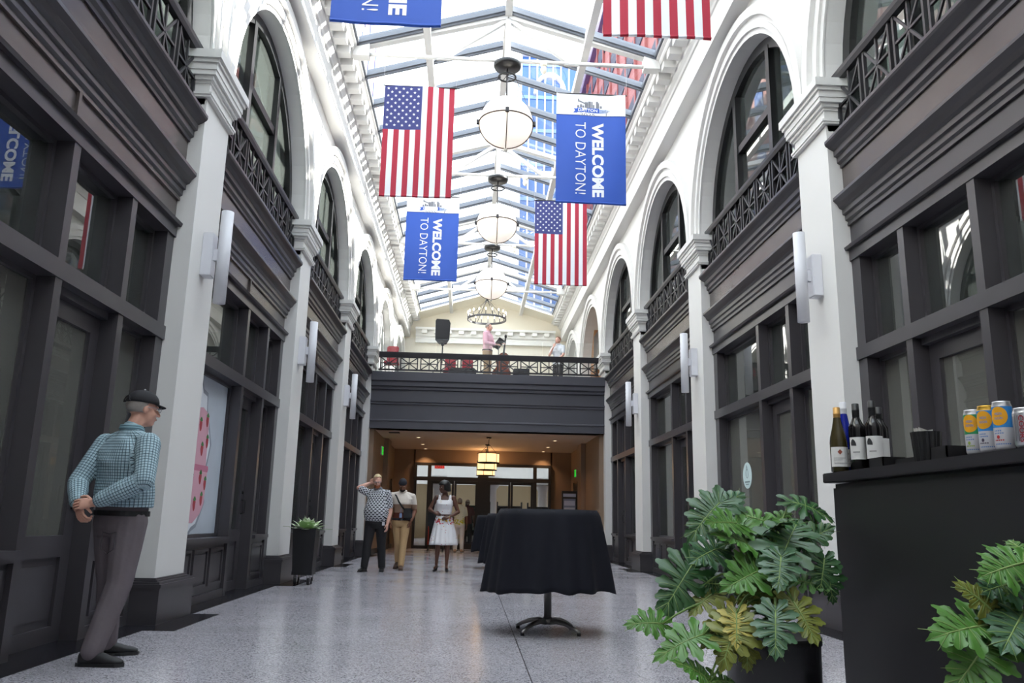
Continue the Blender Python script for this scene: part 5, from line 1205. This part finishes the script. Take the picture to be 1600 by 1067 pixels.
m = MB(); m.tube([L(.045*math.cos(a), -.118+.006*math.sin(a), .045+.030*math.sin(a)) for a in [PI*i/10 for i in range(11)]], .005, 5); m.tube([L(-.05, -.114, .040), L(.05, -.114, .040)], .007, 5); obj('strap', m, capm, cp)
m = MB(); F_ = V((.48,.87,0)).normalized(); la_ = V((.87,-.48,0)); c0 = V((-2.70,5.735,.83))-F_*.135
m.tube([c0+la_*(-.06), c0+la_*.005-V((0,0,.012)), c0+la_*.07], .0035, 5); m.tube([c0+la_*(-.06), c0+la_*(-.058)-V((0,0,.11)), c0+la_*.0-V((0,0,.14)), c0+la_*.06-V((0,0,.11)), c0+la_*.07], .003, 5); obj('pocket_seam', m, M('grey_seam', (70, 65, 70), .9), t)
m = MB(); w_ = V((-2.965,5.565,1.005)); m.tube([w_+V((.45,-.25,-.85)).normalized()*.03+V((.0,.0,.0))+V((.03*math.cos(a), .028*math.sin(a), .012*math.cos(a))) for a in [2*PI*i/14 for i in range(14)]], .004, 5, closed=True); obj('bracelet', m, M('bracelet_brown', (120, 80, 60), .6), t)

# --- blond man
J = dict(sL=(-2.335,15.66,1.425), sR=(-1.955,15.62,1.415), neck=(-2.145,15.67,1.50), head=(-2.155,15.60,1.635), eL=(-2.50,15.66,1.505), eR=(-1.895,15.66,1.10), wL=(-2.325,15.77,1.600), wR=(-1.925,15.58,.87),
         handL=((.85,.1,.35), (0,.9,.3), (0,-.2,.9), .5), handR=((.0,-.25,-.95), (.9,-.3,0), (-.2,-.95,0), .45),
         hL=(-2.24,15.67,.885), hR=(-2.05,15.65,.885), kL=(-2.28,15.63,.47), kR=(-2.03,15.70,.47), aL=(-2.315,15.62,.09), aR=(-2.005,15.72,.09), tL=(-.35,-.95,0), tR=(.08,-1,0))
t, L, HB = build_person('person', 'blond bearded man in a black and white patterned shirt, hand behind head', (-2.15, 15.65, 0), J, (.08,-1,0), (.12,-.90,-.34), skp, 1.0, collar=M('collar_grey', (112, 114, 120), .85), vox=.010, shirt=patmat('black_white_shirt', geo, .8, (8, .4), True), belly=.075, chest=.02, arm=1.18, hem=-.06, pants=M('trousers_black', (28, 27, 31), .8, bump=(6, .4)), pw=1.1, hipw=.02, waist=.05, shoes=M('shoe_black_leather', (24, 22, 24), .4), glasses=(90, 80, 76), eyec=(90, 110, 130))
hb = M('hair_blond', (212, 190, 150), .7, noise=(50, .15)); bd = M('beard_ginger', (150, 86, 52), .8, noise=(60, .2))
hair_cap(t, L, HB, 1, hb, lo=-.30, cut=.48, r=(.082, .103, .100))
m = MB(); m.ell(L(0, .052, -.078), (.056, .046, .046), HB, 16, 8); obj('beard', m, bd, t)
m = MB(); m.box(-2.02, -1.97, 15.525, 15.529, .83, .93); obj('badge', m, fixture, t)
m = MB(); m.box(-2.003, -1.987, 15.520, 15.528, .925, .96); m.box(-2.02, -1.97, 15.523, 15.525, .90, .912); obj('badge_clip', m, blackm, t)

# --- man with the sling bag
J = dict(sL=(-1.94,16.50,1.405), sR=(-1.545,16.52,1.39), neck=(-1.745,16.52,1.485), head=(-1.748,16.43,1.605), eL=(-2.02,16.53,1.12), eR=(-1.495,16.57,1.11), wL=(-1.965,16.40,.90), wR=(-1.555,16.44,.915),
         handL=((.1,-.3,-.9), (-.9,-.3,0), (.2,-.9,0), .5), handR=((-.25,-.1,-.9), (.9,-.3,-.2), (-.2,-.9,0), .5),
         hL=(-1.84,16.52,.90), hR=(-1.66,16.52,.90), kL=(-1.80,16.50,.49), kR=(-1.68,16.38,.50), aL=(-1.79,16.66,.13), aR=(-1.70,16.28,.085), tL=(-.2,-.95,0), tR=(.05,-1,0), liftL=.05)
nav = M('cap_navy', (26, 28, 40), .8)
t, L, HB = build_person('person', 'man in a striped polo shirt and khaki trousers with a black sling bag', (-1.745, 16.5, 0), J, (.05,-1,0), (.02,-.84,-.48), skm, 1.0, vox=.010, shirt=patmat('striped_polo', polo, .85, (8, .35)), collar=M('polo_cream', (222, 212, 202), .8), belly=.0, chest=.02, hem=.02, arm=1.05, pants=M('trousers_khaki', (178, 146, 106), .8, bump=(7, .5)), pw=.98, waist=.10, belt=M('belt_navy', (30, 30, 40), .6), shoes=M('shoe_brown', (74, 50, 38), .5), solem=M('sole_brown', (50, 36, 28), .6))
hair_cap(t, L, HB, 1, nav, lo=.02, r=(.083, .106, .100), name='cap'); m = MB(); m.ell(L(0, .050, -.080), (.052, .044, .038), HB, 16, 8); obj('beard', m, M('beard_black', (30, 24, 22), .9), t)
m = MB(); pts = [(-1.90,16.50,1.425), (-1.86,16.385,1.40), (-1.80,16.36,1.28), (-1.72,16.365,1.17), (-1.66,16.37,1.11)]; m.tube(pts, .016, 6); m.tube([pts[0], (-1.84,16.62,1.40), (-1.70,16.66,1.2), (-1.57,16.60,1.05), (-1.55,16.45,1.0)], .016, 6); st = obj('bag_strap', m, blackm, t)
m = MB(); m.bevbox(-1.70, -1.53, 16.30, 16.38, .955, 1.16, .025); obj('sling_bag', m, M('bag_black', (24, 24, 28), .7), t)
m = MB(); m.box(-1.78, -1.73, 16.350, 16.354, .98, 1.06); m.tube([(-1.755, 16.355, 1.06), (-1.75, 16.36, 1.16)], .004, 4); obj('badge', m, M('badge_blue', (130, 150, 190), .5), t)

# --- woman in the white dress
J = dict(sL=(-1.055,16.12,1.375), sR=(-.735,16.09,1.37), neck=(-.90,16.13,1.445), head=(-.925,16.07,1.565), eL=(-1.185,16.10,1.145), eR=(-.635,16.09,1.105), wL=(-1.10,15.95,1.09), wR=(-.80,15.93,1.005),
         handL=((.75,-.3,-.2), (-.2,-.7,.6), (.2,-.5,.8), .5), handR=((-.85,-.15,-.25), (.1,-.9,.3), (-.2,-.2,.9), .5),
         hL=(-.995,16.12,.89), hR=(-.815,16.10,.89), kL=(-1.0,16.07,.47), kR=(-.815,16.03,.47), aL=(-1.015,16.10,.13), aR=(-.82,16.02,.13), tL=(-.25,-.95,0), tR=(.1,-1,0))
dm = patmat('white_floral_dress', flowers(.82, 1.04, (232, 230, 232), (196, 50, 66), (206, 160, 60), 26), .8, (9, .3))
t, L, HB = build_person('person', 'woman in a white dress with red flowers and dark bobbed hair', (-.90, 16.1, 0), J, (-.12,-1,0), (-.80,-.58,-.10), skd, .97, vox=.010, fem=True, hipw=.02, chest=.02, arm=.95, leg=.92, lipc=(130, 50, 56), handscale=.92)
m = MB(); s_ = torso_secs(J, (-.12,-1,0), .012, 0, .02, .02, .1, .82, True); m.loft(s_)
for q in 'LR': p = V(J['s'+q])*.62+V(J['neck'])*.38; m.limb([p+V((0,-.075,-.09)), p+V((0,-.045,-.01)), p+V((0,.02,.012)), p+V((0,.07,-.06))], [.032, .028, .026, .03])
remesh_part('dress_bodice', m, dm, t, .010, 4)
m = MB(); n = 84; rows = 12; vs = []; cx_, cy_ = -.903, 16.108
for j in range(rows+1):
    u = j/rows; z = 1.04-.55*u; ra = .138+.125*u**.7; rb_ = .108+.125*u**.75
    for i in range(n): a = 2*PI*i/n; w_ = 1+.06*u*math.sin(14*a)+.03*u*math.sin(9*a+1); vs.append((cx_+ra*w_*math.cos(a), cy_+rb_*w_*math.sin(a), z+.006*math.sin(5*a)*u))
m.add(vs, [(j*n+i, (j+1)*n+i, (j+1)*n+(i+1) % n, j*n+(i+1) % n) for j in range(rows) for i in range(n)]+[tuple(range(n)), tuple(rows*n+i for i in range(n))[::-1]], 0, True); obj('dress_skirt', m, dm, t)
m = MB(); m.tube([(cx_+.146*math.cos(a), cy_+.116*math.sin(a), 1.045) for a in [2*PI*i/28 for i in range(28)]], .014, 6, closed=True); obj('belt', m, M('belt_dark_brown', (50, 26, 28), .5), t)
hd = M('hair_black', (20, 17, 18), .45)
m = MB(); n, k = 28, 16; vs = []
for i in range(k+1):
    q = i/k; z = -.085+.235*q
    for j in range(n):
        th = 2*PI*j/n; y = math.sin(th); rr = 1.0 if q < .5 else math.sqrt(max(0.0, 1-((q-.5)/.5)**2)); face = max(0, y-.35)/.65 if q < .62 else 0
        vs.append(L(.112*rr*math.cos(th)*(1+.05*math.sin(6*th)*.3), -.018+(.126*rr)*y*(1-.62*face), z+(.06*max(0, y) if q < .1 else 0)))
m.add(vs, [(i*n+j, i*n+(j+1) % n, (i+1)*n+(j+1) % n, (i+1)*n+j) for i in range(k) for j in range(n)]+[tuple(range(n))[::-1], tuple(k*n+j for j in range(n))], 0, True); obj('hair', m, hd, t)
for q, a_, td in (('L', V(J['aL']), V((-.25,-.95,0))), ('R', V(J['aR']), V((.1,-1,0)))):
    td.normalize(); la = V((-td.y, td.x, 0)); a0 = V((a_.x, a_.y, 0)); up = V((0,0,1)); m = MB()
    m.loft([(a0-td*.05+up*.085, .026, .020, la, up), (a0-td*.0+up*.075, .030, .020, la, up), (a0+td*.06+up*.040, .034, .018, la, up), (a0+td*.11+up*.020, .036, .018, la, up), (a0+td*.16+up*.016, .028, .013, la, up), (a0+td*.19+up*.013, .010, .008, la, up)], 14); m.limb([a0-td*.045+up*.075, a0-td*.05+up*.04, a0-td*.05+up*.010], [.018, .010, .008]); remesh_part('shoe', m, M('shoe_black', (22, 21, 24), .6), t, .007, 2)
m = MB(); m.tube([V(J['wR'])+V((.005*0, .030*math.cos(a), .030*math.sin(a))) for a in [2*PI*i/14 for i in range(14)]], .006, 6, closed=True); obj('bracelet', m, M('gold_bracelet', (212, 180, 120), .3, .7), t)
m = MB(); m.tube([(-1.075,16.06,1.40), (-1.10,16.02,1.25), (-1.13,16.03,1.10)], .009, 5); m.tube([(-1.075,16.06,1.40), (-1.08,16.2,1.35), (-1.12,16.2,1.1)], .009, 5); obj('shoulder_strap', m, blackm, t)
m = MB(); m.bevbox(-1.22, -1.06, 16.16, 16.25, .80, 1.10, .03); obj('handbag', m, M('bag_black', (24, 24, 28), .7), t)

# --- woman in yellow behind her, person beyond the doors
def stander(name, label, x, y, z0, H, F, HF, skin, S=1.0, arms='down', **o):
    k = H/1.75; f = V(F).normalized(); r = f.cross(V((0,0,1))); P = lambda a, b, c: tuple(V((x, y, z0))+r*a*k+f*b*k+V((0,0,c*k)))
    J = dict(sL=P(-.185,0,1.42), sR=P(.185,0,1.42), neck=P(0,0,1.51), head=P(0,.03,1.635), eL=P(-.24,-.02,1.12), eR=P(.24,-.02,1.12), wL=P(-.25,.08,.88), wR=P(.25,.08,.88), hL=P(-.09,0,.90), hR=P(.09,0,.90), kL=P(-.10,.02,.48), kR=P(.10,.02,.48), aL=P(-.11,-.02,.09), aR=P(.11,-.02,.09), tL=tuple(f-r*.15), tR=tuple(f+r*.15),
             handL=((0,0,-1), tuple(-r), tuple(f), .5), handR=((0,0,-1), tuple(r), tuple(f), .5))
    if arms == 'play': J.update(eL=P(-.25,.08,1.14), eR=P(.25,.06,1.12), wL=P(-.16,.34,1.16), wR=P(.14,.32,1.08), handL=(tuple(f*.8+V((0,0,.1))), (0,0,1), tuple(r), .6), handR=(tuple(f*.8), (0,0,1), tuple(-r), .6))
    if arms == 'chin': J.update(eL=P(-.24,.10,1.15), wL=P(-.15,.28,.98), eR=P(.23,.16,1.16), wR=P(.06,.20,1.40), handL=(tuple(r*.8+f*.2), tuple(f), (0,0,1), .6), handR=(tuple(V((0,0,.9))-f*.1-r*.2), tuple(f), tuple(-r), .9))
    return build_person(name, label, (x, y, z0), J, F, HF, skin, k, floorz=z0, **o)
t, L, HB = stander('person', 'woman in a yellow flowered top walking away behind the white dress', -.73, 25.8, 0, 1.62, (.05,1,0), (0,1,0), skm, vox=.014, shirt=patmat('yellow_floral_top', flowers(.7, 1.1, (226, 226, 206), (206, 196, 60), (170, 176, 70), 20), .8), pants=M('trousers_white', (222, 218, 214), .8), shoes=M('shoe_tan', (190, 150, 120), .6), hem=-.18)
hair_cap(t, L, HB, 1, hg, lo=-.5, cut=.4)
t, L, HB = stander('person', 'person in dark red and black beyond the glass doors', -.50, 31.0, 0, 1.70, (.2,1,0), (.2,1,0), skm, vox=.014, shirt=M('shirt_dark_red', (120, 40, 38), .8), pants=M('trousers_black', (28, 27, 31), .8), shoes=M('shoe_black', (22, 21, 24), .6))
hair_cap(t, L, HB, 1, M('hat_pale', (196, 170, 150), .8), lo=.1, r=(.088, .11, .098), name='hat')
# --- two men on the balcony
t, L, HB = stander('person', 'grey-haired musician in a pink shirt on the balcony', -.04, 23.5, 4.87, 1.78, (.90,-.42,0), (.94,-.30,-.08), skp, vox=.012, arms='play', shirt=M('shirt_pink', (222, 176, 190), .8, bump=(8, .4)), sleeve='long', pants=M('trousers_tan', (176, 150, 120), .8), belt=blackm, shoes=M('shoe_brown', (74, 50, 38), .5), glasses=(60, 60, 66), hem=.0)
hair_cap(t, L, HB, 1, hg, lo=-.3, cut=.5)
t, L, HB = stander('person', 'man in a pale grey polo on the balcony, hand at his chin', 2.20, 24.9, 4.87, 1.76, (-.6,-.8,0), (-.75,-.6,-.1), skp, vox=.012, arms='chin', shirt=M('polo_grey', (200, 204, 210), .8), pants=M('trousers_charcoal', (52, 50, 54), .8), belt=blackm, shoes=M('shoe_black', (22, 21, 24), .6))
hair_cap(t, L, HB, 1, M('hair_brown', (130, 92, 70), .7), lo=-.3, cut=.5)

# ------------------------------------------------------------------ things on the balcony
Z = 4.87
t = thing('loudspeaker', 'black loudspeaker on a stand at the left of the balcony', 'speaker', (-1.36, 23.5, Z)); pbk = M('speaker_black', (20, 20, 23), .6)
m = MB(); fr = [(-.215, 6.08), (-.15, 6.02), (.13, 6.02), (.195, 6.10), (.215, 6.60), (.17, 6.70), (-.19, 6.72), (-.225, 6.66)]
m.prism(fr, lambda a, b: (-1.36+a, 23.36, b), lambda a, b: (-1.36+a*.75, 23.68, b)); obj('cabinet', m, pbk, t)
m = MB(); m.prism([(a*.86, 6.37+(b-6.37)*.86) for a, b in fr], lambda a, b: (-1.36+a, 23.345, b), lambda a, b: (-1.36+a, 23.36, b)); obj('grille', m, M('speaker_grille', (34, 34, 38), .8, bump=(200, .5)), t)
m = MB(); m.tube([(-1.36, 23.5, Z+.55), (-1.36, 23.5, 6.03)], .02, 8); m.lathe([(.05, 5.95), (.04, 6.03)], (-1.36, 23.5, 0), 12); obj('pole', m, blackm, t)
for i in range(3): a = 2*PI*i/3+.5; m = MB(); m.tube([(-1.36, 23.5, Z+.75), (-1.36+.5*math.cos(a), 23.5+.5*math.sin(a), Z+.012)], .013, 6); obj('leg', m, blackm, t)
rdc = M('chair_red', (150, 24, 44), .6)
def chair(x, y, label, seed, rz=0):
    t = thing('stacking_chair', label, 'chair', (x, y, Z), 'red chairs on the balcony')
    m = MB(); m.bevbox(x-.21, x+.21, y-.2, y+.2, Z+.43, Z+.50, .02); obj('seat', m, rdc, t)
    m = MB(); m.bevbox(x-.17, x+.17, y+.20, y+.25, Z+.45, Z+1.02, .03); obj('backrest', m, rdc, t)
    for a in (-.19, .19):
        for b in (-.18, .20): m = MB(); m.tube([(x+a, y+b, Z), (x+a*.95, y+b, Z+.44)], .012, 6); obj('leg', m, blackm, t)
chair(-2.80, 23.3, 'red chair at the left end of the balcony', 1)
chair(-1.15, 24.4, 'red chair behind the loudspeaker stand', 2)
chair(-.62, 24.4, 'red chair left of the musician', 3)
t = thing('music_stand', 'black music stand in front of the musician', 'stand', (.28, 23.35, Z))
m = MB(); m.beam((.13, 23.35, 5.88), (.36, 23.35, 6.16), .02, .02); m.add([(.10,23.25,5.92), (.30,23.25,6.20), (.46,23.45,6.14), (.26,23.45,5.86), (.11,23.25,5.91), (.31,23.25,6.19), (.47,23.45,6.13), (.27,23.45,5.85)], [(0,1,2,3), (7,6,5,4), (0,4,5,1), (1,5,6,2), (2,6,7,3), (3,7,4,0)]); obj('desk', m, M('stand_dark_grey', (52, 54, 58), .5), t)
m = MB(); m.tube([(.28, 23.35, Z+.25), (.28, 23.35, 6.0)], .012, 6); obj('pole', m, blackm, t)
for i in range(3): a = 2*PI*i/3; m = MB(); m.tube([(.28, 23.35, Z+.35), (.28+.3*math.cos(a), 23.35+.3*math.sin(a), Z+.01)], .01, 5); obj('leg', m, blackm, t)
t = thing('double_bass', 'brown double bass leaning beside the music stand', 'instrument', (.42, 23.75, Z)); bw = M('bass_varnish', (120, 56, 28), .25, noise=(6, .15)); bk2 = M('bass_ebony', (30, 24, 22), .4)
ol = [(0,.10),(.20,.12),(.31,.28),(.30,.45),(.20,.60),(.18,.70),(.24,.82),(.22,.98),(.10,1.10),(.03,1.13)]
ol = ol+[(-a, b) for a, b in ol[::-1]]
Q = lambda a, b, c: (.36+a*.9+.08*b, 23.75+c, Z+b*.85)
m = MB(); m.prism(ol, lambda a, b: Q(a, b, -.09), lambda a, b: Q(a, b, .09)); obj('body', m, bw, t)
m = MB(); m.limb([Q(0, 1.1, -.05), Q(0, 1.45, -.04), Q(0, 1.66, 0)], [.03, .024, .022], 8); m.ell(Q(.0, 1.73, .0), (.04, .05, .06)); obj('neck', m, bk2, t)
m = MB(); m.beam(Q(0, .75, -.12), Q(0, 1.6, -.07), .05, .012, up=(0,1,0)); m.beam(Q(0, .25, -.11), Q(0, .5, -.13), .06, .012, up=(0,1,0)); obj('fingerboard', m, bk2, t)
m = MB(); m.tube([Q(0, .1, 0), Q(0, 0, 0)], .01, 6); obj('endpin', m, chrome, t)
t = thing('keyboard_case', 'long black instrument case on the balcony floor left of the musician', 'case', (-.75, 23.2, Z)); m = MB(); m.bevbox(-1.15, -.35, 23.05, 23.35, Z, Z+.36, .05); obj('case', m, M('bag_black', (24, 24, 28), .7), t); m = MB(); m.tube([(-.9, 23.05, Z+.2), (-.85, 23.02, Z+.24), (-.65, 23.02, Z+.24), (-.6, 23.05, Z+.2)], .012, 6); obj('handle', m, blackm, t)
t = thing('amplifier', 'small black amplifier on the balcony floor right of the bass', 'amplifier', (.95, 23.3, Z)); m = MB(); m.bevbox(.72, 1.18, 23.15, 23.5, Z+.02, Z+.40, .02); obj('cabinet', m, pbk, t); m = MB(); m.box(.75, 1.15, 23.14, 23.15, Z+.05, Z+.37); obj('grille', m, M('speaker_grille', (34, 34, 38), .8), t)
# --- rollator in the corridor
t = thing('rollator', 'red-framed rollator with a black bag near the corridor doors', 'walker', (-1.45, 26.3, 0)); rm = M('rollator_red', (176, 50, 40), .4)
for x in (-1.68, -1.22):
    m = MB(); m.tube([(x, 26.0, .12), (x, 26.15, .62), (x, 26.2, .92), (x, 26.35, .95)], .014, 7); m.tube([(x, 26.6, .12), (x, 26.2, .66)], .014, 7); m.tube([(x, 26.06, .32), (x, 26.5, .27)], .012, 6); obj('side_frame', m, rm, t)
    for y in (26.0, 26.6): m = MB(); m.tube([(x-.015, y, .1), (x+.015, y, .1)], .1, 16); obj('wheel', m, blackm, t)
m = MB(); m.tube([(-1.68, 26.18, .60), (-1.22, 26.18, .60)], .012, 6); m.tube([(-1.68, 26.5, .27), (-1.22, 26.5, .27)], .012, 6); m.bevbox(-1.66, -1.24, 26.2, 26.48, .58, .63, .015); obj('seat', m, blackm, t)
m = MB(); m.bevbox(-1.64, -1.26, 26.02, 26.17, .25, .92, .05); obj('bag', m, M('bag_black', (24, 24, 28), .7), t)
# --- curtain behind the near right arched window
t = thing('curtain', 'pale curtain behind the nearest right arched window', 'curtain', (4.0, 6.4, 5.0)); m = MB(); vs = []
for j in (0, 1):
    for i in range(81): vs.append((3.85+.05*math.sin(i*1.25), 4.5+.04*i*.95, 4.95+2.5*j))
m.add(vs, [(i, i+1, 82+i, 81+i) for i in range(80)], 0, True); obj('drape', m, M('curtain_cream', (222, 222, 214), .8), t)

# ------------------------------------------------------------------ towers seen through the skylight
t = thing('office_tower', 'blue glass office tower with white fins seen through the skylight', 'building', (6, 76, 0)); bgl = M('tower_blue_glass', (70, 112, 172), .12, spec=.5); wf = M('tower_white', (214, 220, 228), .6)
m = MB(); m.box(3.2, 8.5, 70, 82, 0, 44.6); obj('facade', m, bgl, t)
d0 = None
for i in range(8):
    x = 3.2+.75*i
    if d0 is None: m = MB(); m.box(x-.07, x+.07, 69.8, 70, 0, 44.8); d0 = obj('fin', m, wf, t); x00 = x
    else: copy_part(d0, t, (x-x00, 0, 0))
d0 = None
for i in range(13):
    z = 3.4*i+2.4
    if d0 is None: m = MB(); m.box(3.2, 8.5, 69.9, 70, z, z+.35); d0 = obj('spandrel', m, M('tower_spandrel', (120, 156, 200), .4), t)
    else: copy_part(d0, t, (0, 0, 3.4*i))
m = MB(); ar = [(5.9+1.25*math.cos(PI*i/16), 40.2+1.9*math.sin(PI*i/16)) for i in range(17)]; ar2 = [(5.9+1.55*math.cos(PI*i/16), 40.2+2.25*math.sin(PI*i/16)) for i in range(17)]
for i in range(16): m.prism([ar[i], ar[i+1], ar2[i+1], ar2[i]], lambda a, b: (a, 69.6, b), lambda a, b: (a, 70, b))
m.box(3.1, 8.56, 69.6, 82.2, 44.2, 44.9); obj('arch_crown', m, wf, t)
t = thing('red_building', 'red granite building with dark window bands right of the skylight', 'building', (14, 60, 0)); pr = M('red_granite', (142, 78, 74), .6, noise=(.5, .12)); pd = M('dark_window_band', (46, 54, 74), .55, spec=.2)
m = MB(); m.box(9, 20, 34, 96, 0, 40); obj('facade', m, pr, t)
d0 = None
for i in range(10):
    z = 3.8*i+2.6
    if d0 is None: m = MB(); m.box(8.93, 9.02, 34.4, 95, z, z+1.5); m.box(9.5, 19.5, 33.93, 34.02, z, z+1.5); d0 = obj('window_band', m, pd, t)
    else: copy_part(d0, t, (0, 0, 3.8*i))
m = MB(); m.box(8.6, 20.4, 33.6, 96.4, 39.3, 40.2); obj('roof_edge', m, M('purple_granite', (86, 62, 100), .5), t)
d0 = None
for i in range(20):
    y = 36+3*i
    if d0 is None: m = MB(); m.box(8.85, 9.0, y, y+.25, 0, 39.3); d0 = obj('rib', m, pr, t)
    else: copy_part(d0, t, (0, 3*i, 0))
t = thing('pink_building', 'pale pink building with tall blue windows left of the skylight', 'building', (-16, 56, 0))
m = MB(); m.box(-22, -11.5, 34, 80, 0, 50); obj('facade', m, M('pink_stone', (140, 106, 100), .7, noise=(.4, .06)), t)
d0 = None
for i in range(10):
    for j in range(10):
        y, z = 36+4.4*i, 4+4.6*j
        if d0 is None: m = MB(); m.box(-11.55, -11.42, y, y+1.5, z, z+3.2); d0 = obj('window', m, M('pink_building_glass', (60, 84, 130), .4), t)
        else: copy_part(d0, t, (0, 4.4*i, 4.6*j))
